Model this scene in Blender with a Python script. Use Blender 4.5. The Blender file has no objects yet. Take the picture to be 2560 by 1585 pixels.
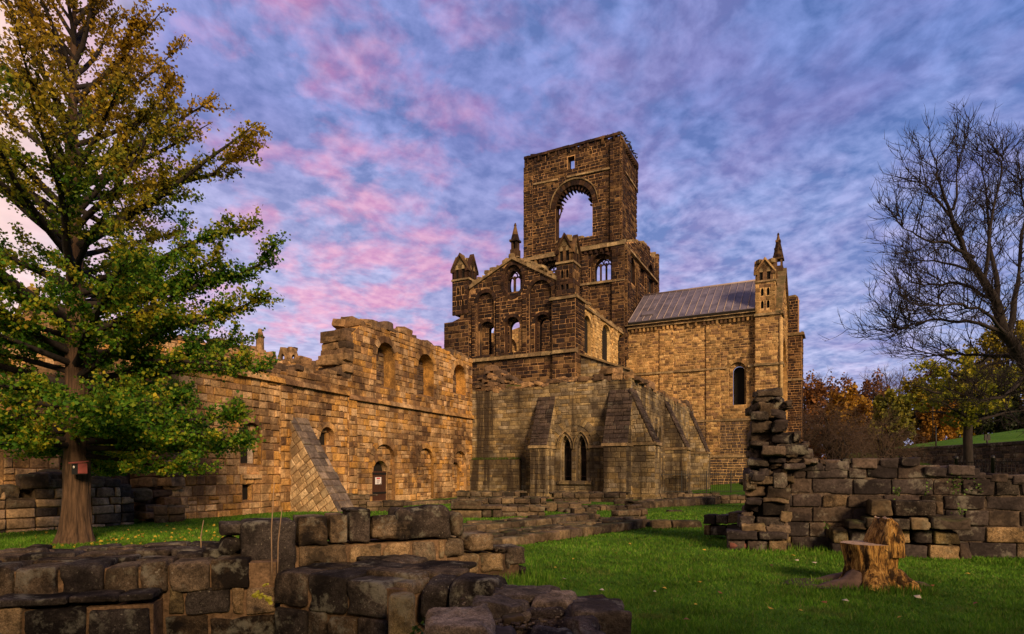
import bpy, math, random
import numpy as np
from mathutils import Vector, Matrix, noise
from mathutils.geometry import tessellate_polygon
C = bpy.context.scene
COL = C.collection
RND = random.Random(7)
R = math.radians
# ------------------------------------------------------------------ camera
F, CX, HY, H = 1501.0, 1280.0, 1180.0, 1.6      # focal length, centre and horizon of the photograph; eye height
cam = bpy.data.cameras.new('camera'); cam_o = bpy.data.objects.new('camera', cam); COL.objects.link(cam_o)
cam.sensor_fit = 'HORIZONTAL'; cam.sensor_width = 36.0; cam.lens = F / 2560 * 36.0
cam.shift_y = (HY - 792.5) / 2560.0
cam_o.location = (0, 0, H); cam_o.rotation_euler = (R(90), 0, 0)
cam.clip_start = 0.1; cam.clip_end = 3000
C.camera = cam_o
# ------------------------------------------------------------------ light
C.view_settings.view_transform = 'Standard'; C.view_settings.look = 'None'
C.view_settings.exposure = 0.18; C.view_settings.gamma = 1.0
SUN_EL, SUN_AZ = R(24), R(155)      # azimuth measured from +Y (camera direction) clockwise: behind the camera, to the right
sl = bpy.data.lights.new('sun', 'SUN'); so = bpy.data.objects.new('sun', sl); COL.objects.link(so)
sl.energy = 4.4; sl.angle = R(14); sl.color = (1.0, 0.68, 0.37)
so.rotation_euler = (R(90) - SUN_EL, 0, math.pi - SUN_AZ + math.pi)
sd = Vector((math.sin(SUN_AZ) * math.cos(SUN_EL), math.cos(SUN_AZ) * math.cos(SUN_EL), math.sin(SUN_EL)))
so.rotation_euler = sd.to_track_quat('Z', 'Y').to_euler()

class NT:
    """small helper to write node trees"""
    def __init__(s, tree):
        s.t = tree; tree.nodes.clear()
    def n(s, typ, ins=None, **kw):
        nd = s.t.nodes.new(typ)
        for k, v in kw.items(): setattr(nd, k, v)
        for k, v in (ins or {}).items():
            if isinstance(v, bpy.types.NodeSocket): s.t.links.new(v, nd.inputs[k])
            else: nd.inputs[k].default_value = v
        return nd
    def math(s, op, a, b=0.0, c=None, clamp=False):
        d = {0: a, 1: b}
        if c is not None: d[2] = c
        return s.n('ShaderNodeMath', d, operation=op, use_clamp=clamp).outputs[0]
    def noise(s, vec, scale, detail=4.0, rough=0.55, dist=0.0, out=0):
        return s.n('ShaderNodeTexNoise', {'Vector': vec, 'Scale': scale, 'Detail': detail, 'Roughness': rough, 'Distortion': dist}).outputs[out]
    def ramp(s, fac, stops, interp='LINEAR'):
        nd = s.n('ShaderNodeValToRGB', {'Fac': fac}); cr = nd.color_ramp; cr.interpolation = interp
        while len(cr.elements) < len(stops): cr.elements.new(0.5)
        for e, (p, c) in zip(cr.elements, stops):
            e.position = p
            e.color = (c, c, c, 1) if isinstance(c, (int, float)) else (c[0], c[1], c[2], 1)
        return nd.outputs[0]
    def mix(s, fac, a, b, blend='MIX'):
        nd = s.n('ShaderNodeMix', data_type='RGBA', blend_type=blend)
        for i, v in ((0, fac), (6, a), (7, b)):
            if isinstance(v, bpy.types.NodeSocket): s.t.links.new(v, nd.inputs[i])
            elif i == 0: nd.inputs[0].default_value = v
            else: nd.inputs[i].default_value = (v[0], v[1], v[2], 1)
        return nd.outputs[2]
    def map(s, vec, scale=(1, 1, 1), loc=(0, 0, 0), rot=(0, 0, 0)):
        return s.n('ShaderNodeMapping', {'Vector': vec, 'Scale': scale, 'Location': loc, 'Rotation': rot}).outputs[0]

# world: a clear twilight sky (Nishita) behind a sheet of broken pink and lavender cloud
W = bpy.data.worlds.new('World'); C.world = W; W.use_nodes = True
w = NT(W.node_tree)
dirv = w.n('ShaderNodeTexCoord').outputs['Generated']
sx = w.n('ShaderNodeSeparateXYZ', {0: dirv}); X_, Y_, Z_ = sx.outputs
zz = w.math('MAXIMUM', Z_, 0.0)
den = w.math('ADD', zz, 0.16)
px_ = w.math('DIVIDE', X_, den); py_ = w.math('DIVIDE', Y_, den)
pl = w.n('ShaderNodeCombineXYZ', {0: px_, 1: py_, 2: 0.0}).outputs[0]
plr = w.map(pl, scale=(1.0, 0.92, 1.0), rot=(0, 0, R(-28)))
warp = w.noise(plr, 3.0, 3, 0.5, out=1)
plw = w.n('ShaderNodeMixRGB', {0: 0.10, 1: plr, 2: warp}, blend_type='ADD').outputs[0]
n_big = w.noise(plw, 2.0, 3, 0.5)
n_puf = w.noise(plw, 10.0, 5, 0.52)
n_fin = w.noise(w.map(plw, loc=(3, 7, 1)), 24.0, 5, 0.55)
puff = w.math('MULTIPLY_ADD', n_fin, 0.56, w.math('MULTIPLY', n_puf, 0.54))
# azimuth terms: left is the bright, pink, warm side; right is the blue side
az = w.math('ARCTAN2', X_, Y_)
side = w.ramp(w.math('MULTIPLY_ADD', az, 0.55, 0.5), [(0.0, 0.0), (1.0, 1.0)])
low = w.ramp(zz, [(0.0, 1.0), (0.5, 0.0)])
sky_n = w.n('ShaderNodeTexSky', sky_type='NISHITA', sun_disc=False, sun_elevation=SUN_EL, sun_rotation=SUN_AZ, air_density=1.0, dust_density=1.0, ozone_density=2.0)
nish = w.mix(1.0, sky_n.outputs[0], (0.09, 0.09, 0.09), 'MULTIPLY')
gap = w.mix(0.82, nish, w.mix(side, (0.17, 0.205, 0.48), (0.075, 0.16, 0.45)))
cloud = w.mix(low, w.mix(side, (0.35, 0.36, 0.70), (0.18, 0.29, 0.66)), w.mix(side, (0.84, 0.76, 0.93), (0.64, 0.65, 0.90)))
sky = w.mix(w.ramp(puff, [(0.44, 0.0), (0.70, 1.0)]), w.mix(w.math('MULTIPLY', low, .45), gap, cloud), cloud)
# greyer, violet cloud shadow bands
sky = w.mix(w.ramp(n_big, [(0.44, 0.0), (0.62, 0.6)]), sky, w.mix(0.5, sky, (0.16, 0.15, 0.42)))
# pink lit clouds, strongest left of centre
band = w.math('SUBTRACT', az, w.math('MULTIPLY_ADD', zz, -0.30, -0.20))
pm = w.math('POWER', 2.718, w.math('MULTIPLY', w.math('MULTIPLY', band, band), -6.5))
n_pk = w.noise(w.map(plw, loc=(11, 4, 0)), 5.6, 6, 0.56)
pink = w.math('MULTIPLY', w.ramp(n_pk, [(0.44, 0.0), (0.63, 1.0)]), w.math('MULTIPLY_ADD', pm, 0.95, 0.10), clamp=True)
sky = w.mix(w.math('MULTIPLY', pink, w.math('MULTIPLY_ADD', low, .42, .48)), sky, w.mix(w.ramp(n_fin, [(0.35, 0.0), (0.65, 1.0)]), (0.72, 0.22, 0.43), (0.95, 0.40, 0.52)))
# white-pink brightening near the horizon left of the abbey, warm glow at the far left
wl = w.math('MULTIPLY', low, w.ramp(w.math('MULTIPLY_ADD', az, 0.55, 0.5), [(0.12, 1.0), (0.56, 0.0)]))
sky = w.mix(w.math('MULTIPLY', wl, 0.62), sky, (0.86, 0.74, 0.90))
glow = w.ramp(w.math('MULTIPLY_ADD', az, 0.55, 0.5), [(0.06, 1.0), (0.215, 0.0)])
sky = w.mix(w.math('MULTIPLY', glow, w.ramp(zz, [(0.05, 0.7), (0.5, 1.0), (0.9, 0.3)])), sky, (1.15, 0.80, 0.60))
# the sky away from the sunset (behind the camera) is dimmer
back = w.ramp(Y_, [(0.0, 0.45), (0.35, 1.0)])
sky = w.mix(1.0, sky, back, 'MULTIPLY')
bg = w.n('ShaderNodeBackground', {'Color': sky, 'Strength': 1.0})
w.n('ShaderNodeOutputWorld', {'Surface': bg.outputs[0]})

# ------------------------------------------------------------------ helpers
def P(px, d): return Vector(((px - CX) / F * d, d))                 # a plan point seen at column px, at depth d
def ZZ(py, d): return H + (HY - py) / F * d                         # height of image row py at depth d
def G(px, py, z=0.0):                                              # the point of a horizontal plane seen at px, py
    d = (H - z) * F / (py - HY); return Vector(((px - CX) / F * d, d, z))

class Frame:
    """a vertical plane: x along the wall (left to right as seen), y into the wall, z up"""
    def __init__(s, A, B):
        s.A = Vector(A); s.a = (Vector(B) - s.A).normalized(); s.L = (Vector(B) - s.A).length
        s.n = Vector((-s.a.y, s.a.x))
        s.M = Matrix(((s.a.x, s.n.x, 0, s.A.x), (s.a.y, s.n.y, 0, s.A.y), (0, 0, 1, 0), (0, 0, 0, 1)))
    def u(s, px):
        r = (px - CX) / F
        return (r * s.A.y - s.A.x) / (s.a.x - r * s.a.y)
    def d(s, px): return s.A.y + s.a.y * s.u(px)
    def z(s, px, py): return ZZ(py, s.d(px))
    def pt(s, u, y=0.0): return s.A + s.a * u + s.n * y

class MB:
    def __init__(s): s.v = []; s.f = []; s.m = []; s.sm = []
    def add(s, vs, fs, slot=0, smooth=False):
        b = len(s.v); s.v.extend(vs)
        for f in fs:
            s.f.append(tuple(b + i for i in f)); s.m.append(slot); s.sm.append(smooth)
    def box(s, a, b, slot=0):
        x0, y0, z0 = a; x1, y1, z1 = b
        s.add([(x0, y0, z0), (x1, y0, z0), (x1, y1, z0), (x0, y1, z0), (x0, y0, z1), (x1, y0, z1), (x1, y1, z1), (x0, y1, z1)],
              [(0, 3, 2, 1), (4, 5, 6, 7), (0, 1, 5, 4), (1, 2, 6, 5), (2, 3, 7, 6), (3, 0, 4, 7)], slot)
    def hexa(s, lo, hi, slot=0):                                  # lo, hi: four corners each
        s.add(list(lo) + list(hi), [(3, 2, 1, 0), (4, 5, 6, 7), (0, 1, 5, 4), (1, 2, 6, 5), (2, 3, 7, 6), (3, 0, 4, 7)], slot)
    def tube(s, pts, rad, sides=6, slot=0, cap=True, smooth=True):
        n = len(pts); vs = []; fs = []
        up = Vector((0, 0, 1))
        for i in range(n):
            p = Vector(pts[i]); t = (Vector(pts[min(i + 1, n - 1)]) - Vector(pts[max(i - 1, 0)]))
            t = t.normalized() if t.length > 1e-9 else up
            ref = Vector((1, 0, 0)) if abs(t.z) > 0.9 else up
            a = t.cross(ref).normalized(); b = t.cross(a)
            for k in range(sides):
                an = 2 * math.pi * k / sides
                vs.append(tuple(p + (a * math.cos(an) + b * math.sin(an)) * rad[i]))
        for i in range(n - 1):
            for k in range(sides):
                k2 = (k + 1) % sides
                fs.append((i * sides + k, i * sides + k2, (i + 1) * sides + k2, (i + 1) * sides + k))
        if cap:
            fs.append(tuple(range(sides))[::-1]); fs.append(tuple((n - 1) * sides + k for k in range(sides)))
        s.add(vs, fs, slot, smooth)
    def build(s, name, mats, parent=None, M=None):
        me = bpy.data.meshes.new(name); me.from_pydata(s.v, [], s.f)
        for m in mats: me.materials.append(m)
        if s.f:
            me.polygons.foreach_set('material_index', s.m); me.polygons.foreach_set('use_smooth', s.sm)
        me.update()
        o = bpy.data.objects.new(name, me); COL.objects.link(o)
        place(o, parent, M); return o
WM = {}
def place(o, parent=None, M=None):
    M = M or Matrix.Identity(4)
    WM[o.name] = M
    if parent is not None:
        o.parent = parent; o.matrix_local = WM[parent.name].inverted() @ M
    else: o.matrix_local = M
def tag(o, label, cat, group=None, kind=None):
    o['label'] = label; o['category'] = cat
    if group: o['group'] = group
    o['kind'] = kind or 'thing'
    return o
def thing(name, loc, label, cat, group=None, rz=0.0):
    o = bpy.data.objects.new(name, None); COL.objects.link(o); o.empty_display_size = 0.3
    place(o, None, Matrix.Translation(Vector(loc)) @ Matrix.Rotation(rz, 4, 'Z'))
    return tag(o, label, cat, group)
def np_mesh(name, v, f, mats, parent=None, M=None, mi=None, smooth=False):
    me = bpy.data.meshes.new(name); v = np.asarray(v, np.float32); f = np.asarray(f, np.int32)
    k = f.shape[1]
    me.vertices.add(len(v)); me.vertices.foreach_set('co', v.ravel())
    me.loops.add(f.size); me.loops.foreach_set('vertex_index', f.ravel())
    me.polygons.add(len(f)); me.polygons.foreach_set('loop_start', np.arange(0, f.size, k, dtype=np.int32))
    me.polygons.foreach_set('loop_total', np.full(len(f), k, np.int32))
    for m in mats: me.materials.append(m)
    if mi is not None: me.polygons.foreach_set('material_index', np.asarray(mi, np.int32))
    me.polygons.foreach_set('use_smooth', np.full(len(f), smooth, bool))
    me.update(calc_edges=True); me.validate()
    o = bpy.data.objects.new(name, me); COL.objects.link(o); place(o, parent, M); return o

# ------------------------------------------------------------------ materials
def new_mat(name):
    m = bpy.data.materials.new(name); m.use_nodes = True; return m, NT(m.node_tree)
def finish(t, col, rough=0.9, bump=None, bstr=0.4, bdist=0.02, spec=0.25, **kw):
    ins = {'Base Color': col, 'Roughness': rough, 'Specular IOR Level': spec}
    if bump is not None:
        ins['Normal'] = t.n('ShaderNodeBump', {'Strength': bstr, 'Distance': bdist, 'Height': bump}).outputs[0]
    ins.update(kw)
    b = t.n('ShaderNodeBsdfPrincipled', ins)
    t.n('ShaderNodeOutputMaterial', {'Surface': b.outputs[0]})
    return b
def stone_mat(name, cols, stain=(0.03, 0.022, 0.02), amt=0.5, sc=0.35, streak=0.4, lichen=0.0, lcol=(0.30, 0.30, 0.24), fine=18.0, bstr=0.5, bdist=0.03, thr=0.5, moss=0.0, clus=.08, grain=0.0, cvar=.3):
    m, t = new_mat(name)
    geo = t.n('ShaderNodeNewGeometry'); pos = geo.outputs['Position']; rnd = geo.outputs['Random Per Island']
    k = len(cols)
    base = t.ramp(rnd, [((i + 0.001) / k, c) for i, c in enumerate(cols)], 'CONSTANT')
    rr = t.math('FRACT', t.math('MULTIPLY', rnd, 37.31))
    base = t.mix(1.0, base, t.ramp(rr, [(0, 1 - cvar), (1, 1 + cvar * .8)]), 'MULTIPLY')
    nf = t.noise(pos, fine, 5, 0.65)
    base = t.mix(1.0, base, t.ramp(nf, [(0.25, 0.45), (0.5, 1.0), (0.75, 1.45)]), 'MULTIPLY')
    nm = t.noise(pos, fine * 0.22, 3, 0.6, 0.4)
    base = t.mix(1.0, base, t.ramp(nm, [(0.3, 0.60), (0.7, 1.34)]), 'MULTIPLY')
    if grain:
        ng = t.noise(pos, 75.0, 3, .7)
        base = t.mix(1.0, base, t.ramp(ng, [(.3, .45), (.7, 1.6)]), 'MULTIPLY')
        sk = t.noise(t.map(pos, loc=(2, 8, 5)), 30.0, 2, .5)
        base = t.mix(t.math('MULTIPLY', t.ramp(sk, [(.66, 0.0), (.72, 1.0)]), .6), base, (.34, .31, .25))
    nb = t.math('ADD', t.noise(pos, sc, 6, 0.68, 0.3), t.math('MULTIPLY_ADD', t.math('FRACT', t.math('MULTIPLY', rnd, 17.7)), clus, -.5 * clus))
    base = t.mix(t.math('MULTIPLY', t.ramp(nb, [(thr - 0.05, 0.0), (thr + 0.13, 1.0)]), amt), base, stain)
    if streak:
        ns = t.noise(t.map(pos, scale=(1.3, 1.3, 0.10)), 1.0, 5, 0.62)
        base = t.mix(t.math('MULTIPLY', t.ramp(ns, [(0.47, 0.0), (0.60, 1.0)]), streak), base, stain)
    if lichen:
        nl = t.noise(t.map(pos, loc=(5, 9, 2)), 2.3, 8, 0.72)
        base = t.mix(t.math('MULTIPLY', t.ramp(nl, [(0.55, 0.0), (0.63, 1.0)]), lichen), base, lcol)
    if moss:
        nz = t.n('ShaderNodeSeparateXYZ', {0: geo.outputs['Normal']}).outputs[2]
        mm = t.math('MULTIPLY', t.ramp(nz, [(0.35, 0.0), (0.8, 1.0)]), t.ramp(t.noise(pos, 1.7, 5, 0.7), [(0.42, 0.0), (0.6, moss)]))
        base = t.mix(mm, base, (0.055, 0.065, 0.02))
    bmp = t.math('ADD', t.math('MULTIPLY', nf, 0.6), t.math('MULTIPLY', nm, 0.8))
    if grain: bmp = t.math('ADD', bmp, t.math('MULTIPLY', ng, .35))
    finish(t, base, 0.96, bmp, bstr, bdist, 0.05)
    return m
def plain_mat(name, col, rough=0.7, var=0.35, sc=6.0, bstr=0.2, metal=0.0, stretch=(1, 1, 1), spec=0.3):
    m, t = new_mat(name)
    pos = t.n('ShaderNodeNewGeometry').outputs['Position']
    nf = t.noise(t.map(pos, scale=stretch), sc, 5, 0.6)
    c = t.mix(1.0, col, t.ramp(nf, [(0.25, 1 - var), (0.75, 1 + var)]), 'MULTIPLY')
    finish(t, c, rough, nf, bstr, 0.02, spec, Metallic=metal)
    return m
ORANGE = [(.54, .31, .12), (.48, .28, .11), (.52, .285, .085), (.55, .36, .19), (.44, .25, .11), (.58, .38, .20), (.46, .29, .14), (.40, .245, .12), (.52, .34, .18), (.30, .175, .09), (.50, .26, .07)]
M_OR = stone_mat('orange sandstone', ORANGE, (.062, .036, .025), 0.9, 0.42, 0.42, fine=14, thr=0.505, clus=.12, cvar=.16, bstr=.8, bdist=.06)
M_ORM = stone_mat('orange mortar', [(.20, .115, .06)], (.06, .038, .025), 0.5, 0.4, 0.2, fine=20)
M_ORR = stone_mat('orange rubble', [(.30, .18, .09), (.20, .125, .075), (.13, .088, .062), (.36, .225, .115)], (.035, .026, .02), 0.8, 0.8, 0.2, fine=10, bstr=.8, moss=.35)
M_CH = stone_mat('grey buff sandstone', [(.33, .25, .145), (.28, .22, .135), (.37, .28, .15), (.24, .19, .13), (.31, .255, .18), (.35, .25, .12)], (.042, .032, .026), 0.8, 0.3, 0.92, fine=16, thr=0.50)
M_CHM = stone_mat('grey buff mortar', [(.17, .12, .07)], (.04, .03, .024), 0.7, 0.3, 0.9, fine=18)
M_DK = stone_mat('sooty sandstone', [(.044, .025, .020), (.033, .022, .021), (.054, .031, .022), (.068, .040, .025), (.028, .020, .020), (.038, .024, .021)], (.30, .18, .08), 0.7, 0.24, 0.0, fine=12, thr=.60, clus=.24)
M_DKM = stone_mat('pale mortar', [(.46, .27, .13)], (.06, .037, .027), 0.94, 0.32, 0.3, fine=10)
M_GD = stone_mat('gold sandstone', [(.50, .31, .13), (.42, .26, .11), (.32, .19, .09), (.55, .37, .17), (.20, .12, .07), (.38, .24, .10)], (.05, .034, .026), 0.85, 0.22, 0.2, fine=12, thr=.545, clus=.16)
M_GDM = stone_mat('gold mortar', [(.58, .38, .18)], (.14, .085, .05), 0.5, 0.2, 0.2, fine=12)
M_LEDGE = stone_mat('weathered ledge stone', [(.30, .21, .115), (.24, .17, .10), (.34, .25, .14)], (.06, .05, .03), 0.6, 0.7, 0.1, fine=12, moss=.6)
M_NEAR = stone_mat('blackened wall stone', [(.095, .072, .056), (.068, .053, .045), (.12, .088, .06), (.052, .043, .039), (.15, .105, .065), (.085, .07, .06)], (.012, .010, .010), 0.95, 1.7, 0.0, 0.6, (.24, .23, .185), fine=26, bstr=1.0, bdist=.03, thr=.47, clus=.10, grain=1.0)
M_NEARW = stone_mat('warm wall stone', [(.26, .175, .095), (.20, .14, .085), (.23, .17, .085), (.29, .20, .11), (.17, .125, .085)], (.022, .018, .014), 0.85, 1.6, 0.0, 0.5, (.26, .24, .17), fine=26, bstr=1.0, bdist=.03, thr=.50, clus=.10, grain=1.0)
M_NEARM = stone_mat('gritty wall core', [(.19, .12, .07)], (.03, .022, .018), 0.8, 1.4, 0.0, fine=34, bstr=1.0, bdist=.02)
M_RT = stone_mat('purple brown wall stone', [(.075, .057, .053), (.056, .045, .044), (.098, .072, .060), (.045, .037, .038), (.125, .092, .07), (.08, .063, .06)], (.018, .015, .016), 0.8, 1.1, 0.1, 0.45, (.28, .26, .22), fine=22, bstr=.8, bdist=.025, thr=.5)
M_RTM = stone_mat('dark wall core', [(.12, .09, .07)], (.025, .02, .02), 0.7, 1.0, 0.0, fine=26, bstr=1.0, bdist=.03)
M_FOUND = stone_mat('foundation stone', [(.13, .092, .062), (.095, .07, .053), (.165, .118, .072), (.075, .057, .047)], (.018, .015, .014), 0.9, 0.9, 0.1, 0.3, (.30, .27, .2), fine=16, bstr=.7, thr=.5, moss=.5)
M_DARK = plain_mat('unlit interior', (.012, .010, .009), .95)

M_IRON = plain_mat('black iron', (.012, .012, .013), .5, .3, 20)
M_OAK = plain_mat('old oak boards', (.055, .022, .012), .8, .5, 8, .5, stretch=(6, 6, .5))
M_WHITE = plain_mat('white paint', (.75, .72, .74), .5, .05)
M_RED = plain_mat('red paint', (.55, .03, .04), .5, .05)
M_TEXT = plain_mat('dark print', (.10, .05, .09), .6, .1)

# ------------------------------------------------------------------ masonry
class Op:
    """an opening in a wall: arched, pointed, rectangular or oval"""
    def __init__(s, u0, u1, z0, z1, kind='round', ring=0.3, rise=None, fill=None, nv=None, vslot=None, proud=0.05):
        s.u0, s.u1, s.z0, s.z1, s.kind, s.ring, s.fill, s.nv, s.vslot, s.proud = u0, u1, z0, z1, kind, ring, fill, nv, vslot, proud
        wd = u1 - u0
        s.rise = rise if rise is not None else {'round': wd / 2, 'point': wd * .866, 'rect': 0.0, 'oval': (z1 - z0)}[kind]
    def half(s, tt):
        """half width as a fraction of the opening at relative rise tt in 0..1"""
        tt = min(max(tt, 0.0), 1.0)
        if s.kind == 'round': return math.sqrt(1 - tt * tt)
        if s.kind == 'point': return max(0.0, 2 * math.sqrt(max(0, 1 - (tt * .866) ** 2)) - 1)
        return 1.0
    def arc(s, g=0.0, n=16):
        """upper outline from right to left, grown by g"""
        c = (s.u0 + s.u1) / 2; hw = (s.u1 - s.u0) / 2 + g; zs = s.z1 - s.rise; rs = s.rise + g
        out = []
        if s.kind == 'rect': return [(s.u1 + g, s.z1 + g), (s.u0 - g, s.z1 + g)]
        for i in range(n + 1):
            if s.kind == 'round':
                a = math.pi * i / n; out.append((c + hw * math.cos(a), zs + rs * math.sin(a)))
            else:
                q = i / n * 2 - 1                         # 1 -> right foot .. 0 apex
                q = -q; tt = math.sin((1 - abs(q)) * math.pi / 2)
                out.append((c + math.copysign(hw * s.half(tt), q), zs + rs * tt))
        return out
    def outline(s, g=0.0, n=16):
        if s.kind == 'oval':
            c = (s.u0 + s.u1) / 2; cz = (s.z0 + s.z1) / 2; a = (s.u1 - s.u0) / 2 + g; b = (s.z1 - s.z0) / 2 + g
            return [(c + a * math.cos(2 * math.pi * i / 28), cz + b * math.sin(2 * math.pi * i / 28)) for i in range(28)]
        return [(s.u0 - g, s.z0), (s.u1 + g, s.z0)] + s.arc(g, n)
    def span(s, z, g=0.0):
        if s.kind == 'oval':
            cz = (s.z0 + s.z1) / 2; b = (s.z1 - s.z0) / 2 + g; q = (z - cz) / b
            if abs(q) >= 1: return None
            a = ((s.u1 - s.u0) / 2 + g) * math.sqrt(1 - q * q); c = (s.u0 + s.u1) / 2
            return (c - a, c + a)
        if z < s.z0 or z > s.z1 + g: return None
        zs = s.z1 - s.rise
        if z <= zs or s.kind == 'rect':
            gg = min(g, .03) if s.kind != 'rect' else g
            return (s.u0 - gg, s.u1 + gg)
        h = ((s.u1 - s.u0) / 2 + g) * s.half((z - zs) / max(1e-6, s.rise + g)); c = (s.u0 + s.u1) / 2
        return (c - h, c + h)

def panel(mb, outline, holes, y, thick, mslot=1, sslot=2):
    loops = [outline] + holes
    flat = [p for l in loops for p in l]; n = len(flat)
    tris = tessellate_polygon([[Vector((p[0], p[1], 0)) for p in l] for l in loops])
    mb.add([(p[0], y, p[1]) for p in flat], [tuple(t) for t in tris], mslot)
    mb.add([(p[0], y + thick, p[1]) for p in flat], [tuple(t) for t in tris], mslot)
    for l in loops:
        k = len(l)
        mb.add([(p[0], y, p[1]) for p in l] + [(p[0], y + thick, p[1]) for p in l], [(i, (i + 1) % k, (i + 1) % k + k, i + k) for i in range(k)], sslot)

def stone(mb, T, u0, u1, v0, v1, p, slot=0, bev=0.03, jit=0.012):
    r = RND.uniform
    b = min(bev, (u1 - u0) * .3, (v1 - v0) * .3)
    j = lambda: r(-jit, jit)
    c = [(u0 + j(), v0 + j()), (u1 + j(), v0 + j()), (u1 + j(), v1 + j()), (u0 + j(), v1 + j())]
    i = [(c[0][0] + b, c[0][1] + b), (c[1][0] - b, c[1][1] + b), (c[2][0] - b, c[2][1] - b), (c[3][0] + b, c[3][1] - b)]
    t1, t2 = r(-.25, .25) * p, r(-.25, .25) * p
    vs = [T(q[0], q[1], -0.02) for q in c] + [T(q[0], q[1], p * .5) for q in c]
    vs += [T(i[0][0], i[0][1], p + t1), T(i[1][0], i[1][1], p + t2), T(i[2][0], i[2][1], p - t1), T(i[3][0], i[3][1], p - t2)]
    mb.add(vs, [(8, 9, 10, 11), (4, 5, 9, 8), (5, 6, 10, 9), (6, 7, 11, 10), (7, 4, 8, 11), (0, 1, 5, 4), (1, 2, 6, 5), (2, 3, 7, 6), (3, 0, 4, 7)], slot)

def facing(mb, T, v0, v1, spans, st, top=None, slot=0):
    """courses of stone on a plane; spans(v) gives the free intervals at height v"""
    h0, h1, w0, w1, gap, p0, p1 = st
    r = RND.uniform
    v = v0
    while v < v1 - h0 * .4:
        hh = min(r(h0, h1), v1 - v)
        vm = v + hh * .5
        for (a, b) in spans(vm):
            if b - a < .07: continue
            u = a - r(0, w0) * .6
            while u < b - .02:
                ww = r(w0, w1)
                if b - (u + ww) < w0 * .45: ww = b - u
                ua, ub = max(u, a), min(u + ww, b)
                u += ww
                if ub - ua < .06: continue
                va, vb = v + gap / 2, v + hh - gap / 2
                if top:
                    tp = min(top(ua), top(ub)) + r(-.02, .10)
                    if vb > tp:
                        vb = tp
                        if vb - va < .08: continue
                if ww > w0 * 1.3 and hh > h0 * 1.3 and r(0, 1) < .10:      # two thin stones in place of one
                    vv = (va + vb) / 2
                    stone(mb, T, ua + gap / 2, ub - gap / 2, va, vv - gap / 2, r(p0, p1), slot)
                    stone(mb, T, ua + gap / 2, ub - gap / 2, vv + gap / 2, vb, r(p0, p1), slot)
                else:
                    stone(mb, T, ua + gap / 2, ub - gap / 2, va, vb, r(p0, p1), slot)
        v += hh

def cut(spans, hole):
    if hole is None: return spans
    out = []
    for a, b in spans:
        if hole[1] <= a or hole[0] >= b: out.append((a, b)); continue
        if hole[0] > a: out.append((a, hole[0]))
        if hole[1] < b: out.append((hole[1], b))
    return out

def voussoirs(mb, op, y, slot=0):
    if op.ring <= 0 or op.kind == 'rect': return
    g = op.ring
    if op.kind == 'oval': n = 26; inn = op.outline(0.0); outn = op.outline(g); idx = [(i, (i + 1) % 28) for i in range(28)]
    else:
        L = (op.u1 - op.u0) * 1.57 + op.rise
        n = op.nv or max(7, int(L / .42)); inn = op.arc(0.0, n); outn = op.arc(g, n); idx = [(i, i + 1) for i in range(n)]
    for i, j in idx:
        f = .04
        def lp(a, b, t): return (a[0] + (b[0] - a[0]) * t, a[1] + (b[1] - a[1]) * t)
        q = [lp(inn[i], inn[j], f), lp(inn[i], inn[j], 1 - f), lp(outn[i], outn[j], 1 - f), lp(outn[i], outn[j], f)]
        p = op.proud + RND.uniform(-.015, .02)
        mb.hexa([(a[0], y + .05, a[1]) for a in q], [(a[0], y - p, a[1]) for a in q], slot)

ST = {'orange': (.24, .40, .26, .62, .03, .015, .075), 'rubble': (.16, .30, .20, .5, .03, .02, .07), 'chapter': (.15, .30, .26, .8, .022, .005, .035),
      'church': (.27, .46, .34, .85, .05, .01, .07), 'chancel': (.22, .36, .28, .7, .05, .01, .06), 'mound': (.2, .3, .35, .8, .03, .02, .06)}

def fill_op(mb, op, y0, st):
    fl = op.fill
    if not fl: return
    y = y0 + fl['y']; sub = fl.get('ops', [])
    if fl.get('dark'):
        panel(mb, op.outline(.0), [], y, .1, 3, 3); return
    panel(mb, op.outline(0.0), [o.outline(0.0) for o in sub], y, fl.get('t', .35), 1, fl.get('rev', 2))
    def spans(v):
        s = op.span(v)
        if s is None: return []
        sp = [(s[0] + .01, s[1] - .01)]
        for o in sub: sp = cut(sp, o.span(v, o.ring))
        return sp
    if fl.get('stones', True):
        facing(mb, lambda u, v, h: (u, y - h, v), op.z0, op.z1, spans, fl.get('st', st), None, fl.get('slot', 0))
    for o in sub:
        voussoirs(mb, o, y); fill_op(mb, o, y, st)

def wall_into(mb, u0, u1, z0, prof, ops, thick, st, y=0.0, face=True, zface=None, ends=''):
    """prof: list of (u, z) from left to right giving the top edge"""
    us = [p[0] for p in prof]; zs = [p[1] for p in prof]
    top = lambda u: float(np.interp(u, us, zs))
    panel(mb, [(u0, z0), (u1, z0)] + [(p[0], p[1]) for p in reversed(prof)], [o.outline(0.0) for o in ops], y, thick)
    if face:
        def spans(v):
            sp = [(u0, u1)]
            for o in ops: sp = cut(sp, o.span(v, o.ring))
            return sp
        facing(mb, lambda u, v, h: (u, y - h, v), zface if zface is not None else z0, max(zs), spans, st, top)
    for o in ops:
        voussoirs(mb, o, y); fill_op(mb, o, y, st)
    if 'L' in ends: facing(mb, lambda u, v, h: (u0 - h, y + thick - u, v), zface or z0, top(u0), lambda v: [(0, thick)], st)
    if 'R' in ends: facing(mb, lambda u, v, h: (u1 + h, y + u, v), zface or z0, top(u1), lambda v: [(0, thick)], st)
    return top

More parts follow.
